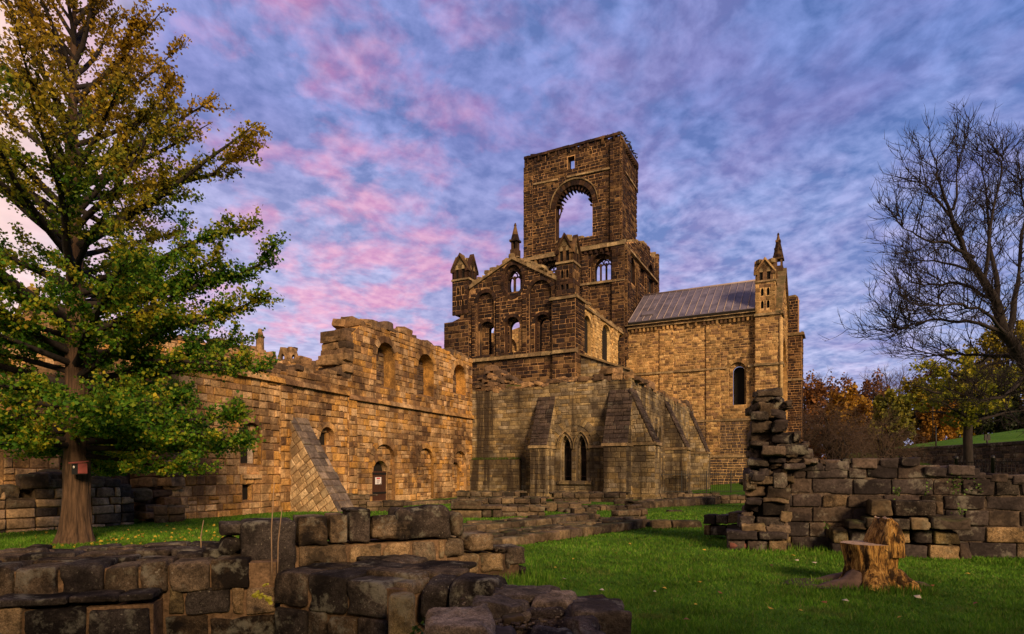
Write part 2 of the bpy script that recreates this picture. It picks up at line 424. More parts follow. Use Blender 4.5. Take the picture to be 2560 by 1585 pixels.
def strip(mb, u0, u1, z0, z1, h, p, y=0.0, slot=0, ln=1.1, jit=.015, zslope=None):
    """a moulding: a row of long stones standing proud of the wall"""
    u = u0; L = u1 - u0
    f = lambda q: z0 + (z1 - z0) * (q - u0) / L
    while u < u1 - .01:
        e = min(u + RND.uniform(.7, 1.2) * ln, u1)
        if u1 - e < .3: e = u1
        q = RND.uniform(-jit, jit)
        mb.hexa([(u + .006, y - p + q, f(u) - h / 2 + q), (e - .006, y - p + q, f(e) - h / 2 + q), (e - .006, y + .05, f(e) - h / 2), (u + .006, y + .05, f(u) - h / 2)],
                [(u + .006, y - p * .75 + q, f(u) + h / 2 + q), (e - .006, y - p * .75 + q, f(e) + h / 2 + q), (e - .006, y + .05, f(e) + h / 2 + p * .4), (u + .006, y + .05, f(u) + h / 2 + p * .4)], slot)
        u = e

def rbox(mb, c, hs, r=.05, n=3, rz=0.0, tilt=(0, 0), amp=0.0, fr=2.0, slot=0, smooth=True, T=None, chip=0.0):
    """a weathered block: rounded box with noise"""
    hx, hy, hz = hs; r = min(r, hx * .95, hy * .95, hz * .95)
    key = {}; vs = []; fs = []
    def axs(h):
        if n < 4: return [-1 + 2 * i / n for i in range(n + 1)]
        e = 1 - min(.45, r / h); return [-1] + [-e + 2 * e * i / (n - 2) for i in range(n - 1)] + [1]
    A3 = [axs(hx), axs(hy), axs(hz)]
    rot = Matrix.Rotation(rz, 3, 'Z') @ Matrix.Rotation(tilt[0], 3, 'X') @ Matrix.Rotation(tilt[1], 3, 'Y')
    cc = Vector(c)
    off = Vector((RND.uniform(0, 50), RND.uniform(0, 50), RND.uniform(0, 50)))
    def vid(p):
        k = (round(p[0], 4), round(p[1], 4), round(p[2], 4))
        if k in key: return key[k]
        # crowd samples toward the edges
        q = p if n >= 4 else [math.copysign(abs(x) ** .65, x) for x in p]
        w_ = Vector((q[0] * hx, q[1] * hy, q[2] * hz))
        core = Vector((max(-hx + r, min(hx - r, w_.x)), max(-hy + r, min(hy - r, w_.y)), max(-hz + r, min(hz - r, w_.z))))
        dd = w_ - core
        if dd.length > 1e-9: dd = dd.normalized() * r
        w_ = core + dd
        if amp:
            nn = noise.noise_vector((w_ + off) * fr) * amp + noise.noise_vector((w_ + off) * fr * 4.3) * amp * .5
            w_ = w_ + nn
        if chip:
            e_ = sum(1 for q_, h_ in zip(w_, hs) if abs(q_) > h_ - r * 1.6)
            if e_ >= 2:
                c_ = max(0.0, noise.noise((w_ + off) * 4.1) - .05) * chip * 2.2; w_ = w_ - Vector([math.copysign(c_, q_) if abs(q_) > h_ - r * 1.6 else 0 for q_, h_ in zip(w_, hs)])
        w_ = rot @ w_ + cc
        key[k] = len(vs); vs.append(tuple(w_) if T is None else T(w_)); return key[k]
    for axis in range(3):
        for sgn in (-1, 1):
            for i in range(n):
                for j in range(n):
                    quad = []
                    for (a, b) in ((i, j), (i + 1, j), (i + 1, j + 1), (i, j + 1)):
                        p = [0, 0, 0]; p[axis] = sgn; p[(axis + 1) % 3] = A3[(axis + 1) % 3][a]; p[(axis + 2) % 3] = A3[(axis + 2) % 3][b]
                        quad.append(vid(p))
                    fs.append(tuple(quad if sgn > 0 else quad[::-1]))
    mb.add(vs, fs, slot, smooth)

def rubble(mb, u0, u1, top, y0, y1, size=(.2, .45), rows=2, lift=0.0, slot=0, n=3, gap=1.0, skip=.1):
    """broken core stones lying along a ruined wall head (local wall coordinates)"""
    r = RND.uniform
    for k in range(rows):
        u = u0
        yc = y0 + (k + .5) * (y1 - y0) / rows
        while u < u1:
            s = r(*size); h = s * r(.35, .65)
            if r(0, 1) > skip:
                rbox(mb, (u + s / 2, yc + r(-.1, .1) * (y1 - y0) / rows, top(u + s / 2) + lift + h * r(.0, .8)), (s * .55, (y1 - y0) / rows * r(.42, .62), h * .6), r=.06, n=n,
                     rz=r(-.3, .3), tilt=(r(-.15, .15), r(-.2, .2)), amp=.035, fr=3.0, slot=slot, smooth=False)
            u += s * gap
# ------------------------------------------------------------------ ground
def sstep(x, a, b):
    t = np.clip((x - a) / (b - a), 0, 1); return t * t * (3 - 2 * t)
def ground_z(x, y):
    x = np.asarray(x, float); y = np.asarray(y, float)
    z = 0.05 * np.sin(x * .31 + 1) * np.sin(y * .27) + 0.02 * np.sin(x * 1.3) * np.sin(y * 1.1 + 2)
    z = z - 0.10 * sstep(-x, 6, 14) * sstep(y, 8, 20) - 0.8 * sstep(-y, -9.4, -7.8) * sstep(-x, .3, 1.1)
    edge = 25.6 + np.maximum(0, y - 46) * 0.75 + np.maximum(0, 18 - y) * 0.2
    z = z + 1.3 * sstep(x, 13, edge - .5) * sstep(y, 14, 26)
    hill = np.maximum(0, x - edge)
    z = z + (1.65 * sstep(x, edge - .15, edge + .25) + 0.145 * np.minimum(hill, 140)) * sstep(y, -5, 16)
    far = np.maximum(0, y - 85); z = z + 0.03 * far * sstep(x, -20, 40)
    return z
def grass_material():
    m, t = new_mat('lawn grass')
    pos = t.n('ShaderNodeNewGeometry').outputs['Position']
    n1 = t.noise(pos, .45, 5, .6); n2 = t.noise(pos, 7.0, 6, .7); n3 = t.noise(t.map(pos, loc=(4, 2, 0)), 45.0, 3, .7)
    c = t.ramp(n1, [(.3, (.045, .125, .010)), (.5, (.065, .17, .012)), (.7, (.10, .20, .022))])
    c = t.mix(t.ramp(n2, [(.35, 0.0), (.75, .6)]), c, (.07, .10, .02))
    c = t.mix(1.0, c, t.ramp(n3, [(.25, .5), (.75, 1.5)]), 'MULTIPLY')
    sp = t.n('ShaderNodeSeparateXYZ', {0: pos})
    # leaf litter along the wood's edge on the hill
    a = t.math('SUBTRACT', t.math('MULTIPLY', sp.outputs[0], 1.0), t.math('MULTIPLY', sp.outputs[1], .0))
    lit = t.math('MULTIPLY', t.ramp(t.math('ADD', t.math('MULTIPLY', sp.outputs[1], .01), t.math('MULTIPLY', t.math('SUBTRACT', n1, .5), .25)), [(.63, 0.0), (.70, 1.0)]), t.ramp(t.math('MULTIPLY', a, .01), [(.22, 0.0), (.27, 1.0)]))
    c = t.mix(lit, c, t.ramp(n2, [(.3, (.16, .065, .012)), (.7, (.36, .16, .025))]))
    finish(t, c, 1.0, t.math('ADD', n2, t.math('MULTIPLY', n3, .5)), .7, .05, .05)
    return m
M_GRASS = grass_material()
def make_ground():
    xs = np.unique(np.concatenate([np.linspace(-400, -60, 18), np.linspace(-60, 90, 200), np.linspace(90, 500, 30)]))
    ys = np.unique(np.concatenate([np.linspace(-60, -10, 12), np.linspace(-10, 110, 170), np.linspace(110, 700, 30)]))
    gx, gy = np.meshgrid(xs, ys); gz = ground_z(gx, gy)
    v = np.stack([gx.ravel(), gy.ravel(), gz.ravel()], 1)
    nx, ny = len(xs), len(ys)
    i = np.arange(ny - 1)[:, None] * nx + np.arange(nx - 1)[None, :]
    f = np.stack([i, i + 1, i + 1 + nx, i + nx], -1).reshape(-1, 4)
    o = np_mesh('ground', v, f, [M_GRASS], smooth=True); o['kind'] = 'structure'
make_ground()

# ------------------------------------------------------------------ the church
E_ = Vector((.89, -.456)).normalized(); N_ = Vector((.456, .89)).normalized()
church = thing('abbey_church', (5, 60, 0), 'roofless soot-dark abbey church with tall broken crossing tower, gabled transept and lead roofed chancel', 'ruined church')
M_SOOT = stone_mat('soot brown stone', [(.13, .09, .07), (.10, .07, .06), (.17, .115, .075), (.22, .15, .085)], (.04, .03, .028), .7, .35, .3, fine=12)
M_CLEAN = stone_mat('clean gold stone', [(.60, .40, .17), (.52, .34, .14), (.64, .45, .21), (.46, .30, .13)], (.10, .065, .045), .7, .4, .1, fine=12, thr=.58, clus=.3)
DKM = [M_DK, M_DKM, M_DK, M_DARK, M_LEDGE]
GDM = [M_GD, M_GDM, M_GD, M_DARK, M_LEDGE, M_SOOT]
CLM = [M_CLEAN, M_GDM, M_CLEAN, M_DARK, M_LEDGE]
def opx(fr, pl, pr, pt, pb, kind='round', **k):
    pm = (pl + pr) / 2
    return Op(fr.u(pl), fr.u(pr), fr.z(pm, pb), fr.z(pm, pt), kind, **k)
def prof(fr, pts): return [(fr.u(a), fr.z(a, b)) for a, b in pts]
def pilaster(mb, u0, u1, z0, z1, p, st, y=0.0, slot=0):
    mb.box((u0 + .02, y - p + .03, z0), (u1 - .02, y + .02, z1), 1)
    facing(mb, lambda u, v, h: (u, y - p + .03 - h, v), z0, z1, lambda v: [(u0, u1)], st, None, slot)
    for s, uu in ((-1, u0), (1, u1)):
        facing(mb, lambda u, v, h, s=s, uu=uu: (uu + s * (h - .03), y - u, v), z0, z1, lambda v: [(0, p - .03)], st, None, slot)
def tracery(fr, op, y, lights, parent, name='window_tracery', head=True, M=None):
    """mullions and pointed heads standing in a window"""
    mb = MB(); wd = op.u1 - op.u0; zs = op.z1 - op.rise
    for i in range(1, lights):
        u = op.u0 + wd * i / lights
        mb.box((u - .09, y - .1, op.z0), (u + .09, y + .1, zs + op.rise * .45), 0)
    if head:
        for i in range(lights):
            c = op.u0 + wd * (i + .5) / lights; r_ = wd / lights / 2
            pts = [(c + r_ * math.cos(a), y, zs - .1 + r_ * 1.3 * math.sin(a)) for a in np.linspace(0, math.pi, 9)]
            mb.tube(pts, [.09] * 9, 4, 0)
        for i in range(1, lights):
            u = op.u0 + wd * i / lights
            pts = [(u + .28 * math.cos(a), y, zs + op.rise * .5 + .28 * math.sin(a)) for a in np.linspace(0, 2 * math.pi, 11)]
            mb.tube(pts, [.07] * 11, 4, 0)
    return mb.build(name, [M_DK], parent, fr.M)

TSE = P(1551, 66.5)
fT = Frame(TSE - E_ * 11.85, TSE)
def build_tower():
    st = ST['church']; mb = MB()
    zl = fT.z(1551, 606)
    tops = prof(fT, [(1311, 396), (1380, 379), (1440, 368), (1500, 353), (1551, 341)])
    big = opx(fT, 1389, 1481, 463, 601, 'round', ring=.55, proud=.09)
    sm = opx(fT, 1419, 1436.5, 391, 423.5, 'rect', ring=.05)
    ztop = max(p[1] for p in tops)
    wall_into(mb, 0, fT.L, zl, tops, [big, sm], 1.1, st)
    # corner strips, string courses and the corbel table
    pilaster(mb, 0, fT.u(1333), zl, ztop - 1.2, .22, st)
    pilaster(mb, fT.u(1526), fT.L, zl, ztop - .9, .22, st)
    strip(mb, fT.u(1331), fT.u(1396), fT.z(1331, 462), fT.z(1396, 449), .22, .16, slot=4)
    strip(mb, fT.u(1418), fT.u(1526), fT.z(1418, 444), fT.z(1526, 421), .22, .2, slot=4)
    strip(mb, 0, fT.L, ztop - .05, ztop - .05, .32, .22, slot=0, ln=.7, jit=.07)
    for i in range(26):
        u = .5 + i * .44 + RND.uniform(-.06, .06)
        if RND.random() < .6: mb.box((u, -RND.uniform(.1, .24), ztop - RND.uniform(.6, .9)), (u + RND.uniform(.14, .24), 0, ztop - .2), 0)
    # hood mould over the great arch
    arc = big.arc(.62, 24)
    for i in range(24):
        (a, b), (c, d) = arc[i], arc[i + 1]
        mb.hexa([(a, -.2, b), (c, -.2, d), (c, .02, d), (a, .02, b)], [(a, -.2, b + .16), (c, -.2, d + .16), (c, .02, d + .16), (a, .02, b + .16)], 4)
    # jagged stones left hanging round the soffit, stumps of the tracery
    arc = big.arc(-.02, 15)
    for i in range(1, 15):
        a, b = arc[i]; cu = (big.u0 + big.u1) / 2; cz = big.z1 - big.rise
        dx, dz = (a - cu), (b - cz); l = math.hypot(dx, dz); dx /= l; dz /= l
        k = RND.uniform(.32, .5); h = .13
        mb.hexa([(a - dz * h, .1, b + dx * h), (a + dz * h, .1, b - dx * h), (a + dz * h, 1.05, b - dx * h), (a - dz * h, 1.05, b + dx * h)],
                [(a - dx * k - dz * h * .5, .1, b - dz * k + dx * h * .5), (a - dx * k + dz * h * .5, .1, b - dz * k - dx * h * .5), (a - dx * k + dz * h * .5, 1.3, b - dz * k - dx * h * .5), (a - dx * k - dz * h * .5, 1.3, b - dz * k + dx * h * .5)], 0)
    z = big.z1 - big.rise
    mb.tube([(big.u0 - .05, .5, z - 1.3), (big.u0 + .3, .5, z - .8), (big.u0 + .55, .5, z - .2), (big.u0 + .45, .5, z + .5)], [.16, .14, .13, .15], 5, 0)
    mb.tube([(big.u1 + .1, .9, z - .35), (big.u1 - .2, .9, z - .15), (big.u1 - .55, .9, z + .05)], [.16, .13, .12], 5, 0)
    rubble(mb, big.u0 - 1.2, big.u1 + .1, lambda u: big.z0, .1, 1.5, (.35, .7), 2, slot=4)
    rubble(mb, .3, fT.L - .2, lambda u: float(np.interp(u, [p[0] for p in tops], [p[1] for p in tops])) - .05, .1, 1.5, (.3, .8), 2, lift=-.02)
    mb.build('tower_wall', DKM, church, fT.M)
    # lower stage, standing a little forward
    fL = Frame(TSE - E_ * 12.0 - N_ * .45, TSE - N_ * .45 + E_ * .65)
    mb = MB()
    o1 = opx(fL, 1477, 1531, 634, 706, 'round', ring=.35, fill=dict(y=.55, t=.4, ops=[opx(fL, 1483, 1525, 642, 705.5, 'round', ring=.0)]))
    o2 = opx(fL, 1352, 1401, 652, 716, 'round', ring=.35, fill=dict(y=.55, t=.4, ops=[opx(fL, 1361, 1396, 660, 695, 'round', ring=.0)]))
    zl2 = fL.z(1551, 612)
    wall_into(mb, 0, fL.L, 0, [(0, zl2), (fL.L, zl2)], [o1, o2], 2.1, st, zface=8)
    pilaster(mb, fL.u(1531), fL.L, 8, zl2 - .2, .3, st)
    pilaster(mb, fL.u(1455), fL.u(1472), 17, zl2 - .4, .2, st)
    strip(mb, 0, fL.L, zl2 + .1, zl2 + .1, .4, .4, slot=4)
    mb.hexa([(0, -.25, zl2 + .2), (fL.L, -.25, zl2 + .2), (fL.L, .5, zl2 + .2), (0, .5, zl2 + .2)], [(0, -.1, zl2 + .3), (fL.L, -.1, zl2 + .3), (fL.L, .5, zl2 + .75), (0, .5, zl2 + .75)], 4)
    for i in range(19):
        u = .6 + i * .62
        mb.box((u, -.3, zl2 - .5), (u + .26, 0, zl2 - .12), 0)
    strip(mb, 0, fL.L, fL.z(1455, 711), fL.z(1551, 701), .25, .34, slot=4)
    mb.build('tower_wall', DKM, church, fL.M)
    for o in (o1, o2): tracery(fL, o.fill['ops'][0], .75, 3, church)
    # east side: lower stage with its windows, and the broken wall above
    A = TSE - N_ * .45 + E_ * .65
    fE = Frame(A, A + N_ * 14.6)
    mb = MB()
    pts = prof(fE, [(1567, 613), (1586, 604), (1596, 604), (1612, 610), (1624, 617), (1628, 640), (1637, 646), (1650, 646)])
    pts[0] = (0, zl2 + .2); pts[-1] = (14.6, pts[-1][1])
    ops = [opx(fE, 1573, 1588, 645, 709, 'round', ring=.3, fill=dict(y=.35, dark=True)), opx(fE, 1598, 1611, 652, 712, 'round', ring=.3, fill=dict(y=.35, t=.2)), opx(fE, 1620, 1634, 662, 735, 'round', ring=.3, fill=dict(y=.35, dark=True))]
    wall_into(mb, 0, 14.6, 0, pts, ops, 1.6, st, zface=12)
    pilaster(mb, 0, fE.u(1571.5), 14, zl2 - .2, .3, st)
    for a, b in ((1590, 1595.5), (1613, 1618)): pilaster(mb, fE.u(a), fE.u(b), 18, 25.5, .22, st)
    pilaster(mb, fE.u(1640), 14.6, 17, pts[-1][1] - .1, .3, st)
    strip(mb, 0, 14.6, 26.3, 26.3, .3, .35, slot=4)
    rubble(mb, 3, 14.4, lambda u: float(np.interp(u, [p[0] for p in pts], [p[1] for p in pts])), .1, 1.5, (.4, .9), 2, slot=4)
    mb.build('tower_wall', DKM, church, fE.M)
    fU = Frame(TSE, TSE + N_ * 7.0)
    mb = MB(); zt = fT.z(1551, 341)
    pf = [(0, zt), (3.0, zt), (6.2, zt - .1), (6.8, zt - .5)]
    wall_into(mb, 0, 6.3, zl, [(0, zt), (6.3, zt - .1)], [], 1.7, st)
    panel(mb, [(6.3, zl + 9.2), (6.6, zl + 8.6), (6.95, zl + 8.4), (6.95, zt - 1.2), (6.6, zt - .4), (6.3, zt - .1)], [], .1, 1.3, 1, 2)
    for i in range(20):
        z = zt - .4 - i * .55
        if z > zl + 8.5: rbox(mb, (6.75 + RND.uniform(-.15, .12), .6, z), (.3, .7, .24), .06, 3, amp=.04, slot=0, smooth=False)
        elif RND.random() < .8: rbox(mb, (6.25 + RND.uniform(-.1, .1), .6, z), (.25, .7, .22), .06, 3, amp=.04, slot=0, smooth=False)
    pilaster(mb, 0, 1.3, zl, zt - .8, .22, st)
    strip(mb, 0, 6.6, zt - .05, zt - .1, .32, .22, ln=.7, jit=.07)
    strip(mb, 0, 6.3, fT.z(1551, 415), fT.z(1551, 415), .22, .2, slot=4)
    for i in range(13): mb.box((.3 + i * .48, -.34, zt - .85), (.52 + i * .48, 0, zt - .3), 0)
    rubble(mb, .1, 6.6, lambda u: zt, .1, 1.4, (.35, .7), 2, lift=-.08)
    mb.build('tower_wall', DKM, church, fU.M)
build_tower()

T_SE = P(1434, 52.0)
fG = Frame(T_SE - E_ * 13.07, T_SE)
def turret(fr, u0, u1, y0, y1, z0, zs, zt, name='turret', mats=None, slits=True):
    """square stair turret with two tiers of slits, a string and a cap of four steep little gables"""
    mb = MB(); st = (.34, .5, .4, .8, .04, .015, .04)
    w_, d_ = u1 - u0, y1 - y0
    def face(uu, T, wd):
        ops = []
        if slits:
            for zc in (z0 + (zs - z0) * .20, z0 + (zs - z0) * .58):
                for k in (.36, .66):
                    ops.append(Op(uu + wd * k - .13, uu + wd * k + .13, zc, zc + (zs - z0) * .24, 'point', ring=0, rise=.3))
        sub = MB()
        panel(sub, [(uu, z0), (uu + wd, z0), (uu + wd, zs), (uu, zs)], [o.outline() for o in ops], 0, .2, 1, 2)
        def spans(v):
            sp = [(uu, uu + wd)]
            for o in ops: sp = cut(sp, o.span(v, .06))
            return sp
        facing(sub, lambda u, v, h: (u, -h, v), z0, zs, spans, st)
        for o in ops: panel(sub, o.outline(), [], .16, .04, 3, 3)
        mb.add([T(*p) for p in sub.v], sub.f, 0); mb.m[-len(sub.f):] = sub.m
    face(0, lambda x, y, z: (u0 + x, y0 + y, z), w_)
    face(0, lambda x, y, z: (u1 - y, y0 + x, z), d_)
    mb.box((u0 + .2, y0 + .2, z0), (u1 - .2, y1, zs), 1)
    strip(mb, u0 - .05, u1 + .05, zs + .05, zs + .05, .18, .14, y=y0, slot=4)
    mb.box((u1, y0 - .1, zs - .04), (u1 + .13, y1, zs + .14), 4)
    # upper niche stage and gabled cap
    zm = zs + (zt - zs) * .45
    a = .12
    def gable(T, wd):
        sub = MB(); h = zt - .1
        ops = [Op(wd * .30 - .16, wd * .30 + .16, zs + .2, zm + .45, 'point', ring=0, rise=.4), Op(wd * .68 - .16, wd * .68 + .16, zs + .2, zm + .45, 'point', ring=0, rise=.4)]
        panel(sub, [(0, zs), (wd, zs), (wd, zm), (wd * .5, h), (0, zm)], [o.outline() for o in ops], 0, .18, 0, 0)
        for o in ops: panel(sub, o.outline(), [], .14, .04, 3, 3)
        for (p, q) in (((wd + .12, zm - .25), (wd * .5, h + .1)), ((-.12, zm - .25), (wd * .5, h + .1))):
            sub.hexa([(p[0], -.14, p[1]), (q[0], -.14, q[1]), (q[0], .3, q[1]), (p[0], .3, p[1])], [(p[0], -.14, p[1] + .25), (q[0], -.14, q[1] + .25), (q[0], .3, q[1] + .25), (p[0], .3, p[1] + .25)], 0)
        mb.add([T(*p) for p in sub.v], sub.f, 0); mb.m[-len(sub.f):] = sub.m
    gable(lambda x, y, z: (u0 + x, y0 + y, z), w_)
    gable(lambda x, y, z: (u1 - y, y0 + x, z), d_)
    gable(lambda x, y, z: (u0 + y, y1 - x, z), d_)
    cx, cy = (u0 + u1) / 2, (y0 + y1) / 2
    for (p, q) in (((u0, cy), (u1, cy)), ((cx, y0), (cx, y1))):           # crossing roofs
        dxx, dyy = (0, d_ / 2) if p[1] == q[1] else (w_ / 2, 0)
        mb.add([(p[0], p[1], zt - .15), (q[0], q[1], zt - .15), (q[0] + dxx, q[1] + dyy, zm), (q[0] - dxx, q[1] - dyy, zm), (p[0] + dxx, p[1] + dyy, zm), (p[0] - dxx, p[1] - dyy, zm)],
               [(0, 1, 2, 4), (1, 0, 5, 3), (0, 4, 5), (1, 3, 2)], 4)
    for i in range(7):
        rbox(mb, (cx + RND.uniform(-.35, .35) * w_, cy + RND.uniform(-.35, .35) * d_, zt - RND.uniform(0, .35)), (.25, .25, .22), .06, 3, rz=RND.uniform(0, 1), amp=.05, slot=4, smooth=False)
    return mb.build(name, mats or DKM, church, fr.M)
def pinnacle(fr, u, y, z0, z1, hw, name='pinnacle', mats=None, crockets=True, frac=.55):
    mb = MB(); zb = z0 + (z1 - z0) * frac
    mb.box((u - hw, y - hw, z0), (u + hw, y + hw, zb - .9 if zb - z0 > 1.5 else z0 + .3), 0)
    if zb - z0 > 1.5:
        for sx_ in (-1, 1):
            for sy in (-1, 1): mb.box((u + sx_ * hw - sx_ * .16 - .09, y + sy * hw - sy * .16 - .09, zb - .9), (u + sx_ * hw - sx_ * .16 + .09, y + sy * hw - sy * .16 + .09, zb - .15), 0)
    mb.box((u - hw * 1.15, y - hw * 1.15, zb - .18), (u + hw * 1.15, y + hw * 1.15, zb), 0)
    k = 8
    for t0, t1 in ((0, .33), (.33, .66), (.66, 1)):
        r0, r1 = hw * (1 - t0) + .07, hw * (1 - t1) + .07
        za, zc = zb + (z1 - zb) * t0, zb + (z1 - zb) * t1
        mb.tube([(u, y, za), (u, y, zc)], [r0, r1], k, 0, smooth=False)
        if crockets:
            for j in range(4):
                an = j * math.pi / 2 + .78
                rbox(mb, (u + r0 * 1.02 * math.cos(an), y + r0 * 1.02 * math.sin(an), za + .12), (.1, .1, .12), .04, 2, slot=0, smooth=False)
    mb.tube([(u, y, z1 - .1), (u, y, z1 + .15)], [.14, .06], 6, 0, smooth=False)
    return mb.build(name, mats or DKM, church, fr.M)
def build_gable():
    st = ST['church']; mb = MB()
    pts = prof(fG, [(1117, 812), (1150, 795), (1176, 722), (1282, 647), (1394, 700), (1434, 738)])
    pts[0] = (0, pts[0][1]); pts[-1] = (fG.L, pts[-1][1])
    zb = fG.z(1438, 878)
    lw = opx(fG, 1195, 1233, 802, 890, 'round', ring=.28, fill=dict(y=.5, t=.5, ops=[opx(fG, 1212, 1227, 812, 889, 'round', ring=0, fill=dict(y=.9, dark=True))]))
    cw = opx(fG, 1262, 1299, 792, 885, 'round', ring=.3, fill=dict(y=.6, t=.5, ops=[opx(fG, 1267, 1297.5, 799, 884, 'round', ring=0)]))
    rw = opx(fG, 1334, 1371, 784, 877, 'round', ring=.28, fill=dict(y=.55, t=.5, ops=[opx(fG, 1339, 1369, 790, 876, 'round', ring=0)]))
    la = opx(fG, 1193, 1235, 731, 891, 'round', ring=.35, fill=dict(y=.28, t=.9, ops=[lw]))
    ra = opx(fG, 1324, 1379, 700, 879, 'round', ring=.35, fill=dict(y=.28, t=.9, ops=[rw]))
    rose = opx(fG, 1259, 1306, 662, 740, 'oval', ring=.3, fill=dict(y=.3, t=.5, ops=[opx(fG, 1265, 1297, 674, 727, 'point', ring=.2, rise=.9)]))
    for o in (la, ra, lw, rw): o.z0 = max(o.z0, zb + .15)
    wall_into(mb, 0, fG.L, 0, pts, [la, ra, cw, rose], 1.5, st, zface=7)
    for a, b, zt_ in ((1241, 1252, 742), (1307, 1318, 745), (1181, 1190, 760)): pilaster(mb, fG.u(a), fG.u(b), zb, fG.z(b, zt_), .16, st)
    strip(mb, 0, fG.L, zb, zb, .3, .3, slot=4)
    pilaster(mb, 0, fG.u(1178), 7, fG.z(1150, 806), .5, st)
    # sloping copings of the gable
    for (a, b) in ((pts[2], pts[3]), (pts[4], pts[3])):
        k = 9
        for i in range(k):
            ua, za = a[0] + (b[0] - a[0]) * i / k, a[1] + (b[1] - a[1]) * i / k
            ub, zb2 = a[0] + (b[0] - a[0]) * (i + .96) / k, a[1] + (b[1] - a[1]) * (i + .96) / k
            j = RND.uniform(-.16, .12)
            mb.hexa([(ua, -.22, za - .08), (ub, -.22, zb2 - .08), (ub, 1.3, zb2 - .08), (ua, 1.3, za - .08)], [(ua, -.22, za + .26 + j), (ub, -.22, zb2 + .26 + j), (ub, 1.3, zb2 + .26 + j), (ua, 1.3, za + .26 + j)], 4)
        rubble(mb, min(a[0], b[0]) + .2, max(a[0], b[0]) - .3, lambda u, a=a, b=b: a[1] + (b[1] - a[1]) * (u - a[0]) / (b[0] - a[0]) + .25, 0, 1.0, (.25, .6), 1, slot=4, skip=.15)
    mb.build('transept_gable', DKM, church, fG.M)
    tracery(fG, rose.fill['ops'][0], .5, 2, church)
    # corner buttress and turrets
    mb = MB()
    ub = fG.u(1385); zt_ = fG.z(1434, 744)
    mb.box((ub, -.35, 0), (fG.L + .3, 1.87, zt_), 1)
    facing(mb, lambda u, v, h: (u, -.35 - h, v), 7, zt_, lambda v: [(ub, fG.L + .3)], st)
    facing(mb, lambda u, v, h: (fG.L + .3 + h, -.35 + u, v), 7, zt_, lambda v: [(0, 2.22)], st)
    strip(mb, ub - .3, fG.L + .4, zt_, zt_, .25, .5, slot=4)
    mb.box((fG.L + .3, -.4, zt_ - .12), (fG.L + .5, 1.9, zt_ + .12), 4)
    strip(mb, ub, fG.L + .4, zb, zb, .3, .6, slot=4)
    mb.build('buttress', DKM, church, fG.M)
    turret(fG, fG.u(1393), fG.u(1434), -.2, 1.5, zt_, fG.z(1434, 656), fG.z(1434, 587))
    turret(fG, fG.u(1132), fG.u(1172), -.1, 1.5, fG.z(1150, 787), fG.z(1150, 702), fG.z(1150, 640))
    pinnacle(fG, fG.u(1282), .5, fG.z(1282, 655), fG.z(1282, 557), .36, crockets=False, frac=.6)
build_gable()
# transept east wall with the chapel roof line below its windows
def build_transept_side():
    A = T_SE + N_ * 1.87 - E_ * .25; st = ST['chancel']
    f = Frame(A, A + N_ * 14.2); mb = MB()
    zt_ = f.z(1500, 790)
    ops = []
    for (a, b, t_, bt, ta, tb) in ((1459, 1477, 789, 884, 1455, 1481), (1505, 1525, 812, 903, 1501, 1528), (1545, 1560, 836, 922, 1542, 1563)):
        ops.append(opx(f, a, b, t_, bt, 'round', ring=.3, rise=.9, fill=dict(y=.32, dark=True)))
    pf = [(0, zt_ - .2), (3, zt_ + .3), (6, zt_ - .1), (10, zt_), (14.2, zt_ - .1)]
    wall_into(mb, 0, 14.2, 0, pf, ops, 1.3, st, zface=7)
    for a, b in ((1482, 1497), (1529, 1540)): pilaster(mb, f.u(a), f.u(b), 10, zt_ - .4, .2, st)
    strip(mb, 0, 14.2, zt_ - .2, zt_ - .2, .25, .2, slot=4)
    rubble(mb, 0, 14, lambda u: float(np.interp(u, [p[0] for p in pf], [p[1] for p in pf])), 0, 1.2, (.35, .8), 2, slot=4)
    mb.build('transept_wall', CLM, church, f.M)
    # end wall of the chapel with its pale sloping coping
    B = T_SE + E_ * .3 + N_ * .9
    g = Frame(B, B + E_ * 4.2); mb = MB()
    z1, z2 = g.z(1449, 888), g.z(1531, 926)
    wall_into(mb, 0, 4.2, 0, [(0, z1), (4.2, z2)], [Op(.4, 1.9, 6, 9.6, 'round', ring=.25, fill=dict(y=.2, t=.2))], .8, (.26, .34, .5, .9, .03, .01, .02), zface=6)
    mb.hexa([(0, -.2, z1), (4.4, -.2, z2 - .1), (4.4, .9, z2 - .1), (0, .9, z1)], [(0, -.2, z1 + .16), (4.4, -.2, z2 + .06), (4.4, .9, z2 + .06), (0, .9, z1 + .16)], 4)
    mb.build('chapel_wall', [M_CH, M_CHM, M_CH, M_DARK, M_LEDGE], church, g.M)
    # inner walls seen through the windows
    h = Frame(P(1196, 74), P(1316, 72)); mb = MB()
    wall_into(mb, 0, h.L, 0, [(0, h.z(1250, 826)), (h.L * .5, h.z(1280, 832)), (h.L, h.z(1310, 812))], [opx(h, 1268, 1292, 846, 905, 'point', ring=.3, fill=dict(y=.4, t=.2))], 1.2, st, zface=9)
    mb.build('nave_wall', GDM, church, h.M)
    k = Frame(T_SE - E_ * 12.2 + N_ * 1.5, T_SE - E_ * 12.2 + N_ * 13.5); mb = MB()
    mb.box((0, 0, 0), (12, 1.2, 15.5), 0); facing(mb, lambda u, v, hh: (u, -hh, v), 8, 15.5, lambda v: [(0, 12)], st)
    mb.build('transept_wall', GDM, church, k.M)
build_transept_side()

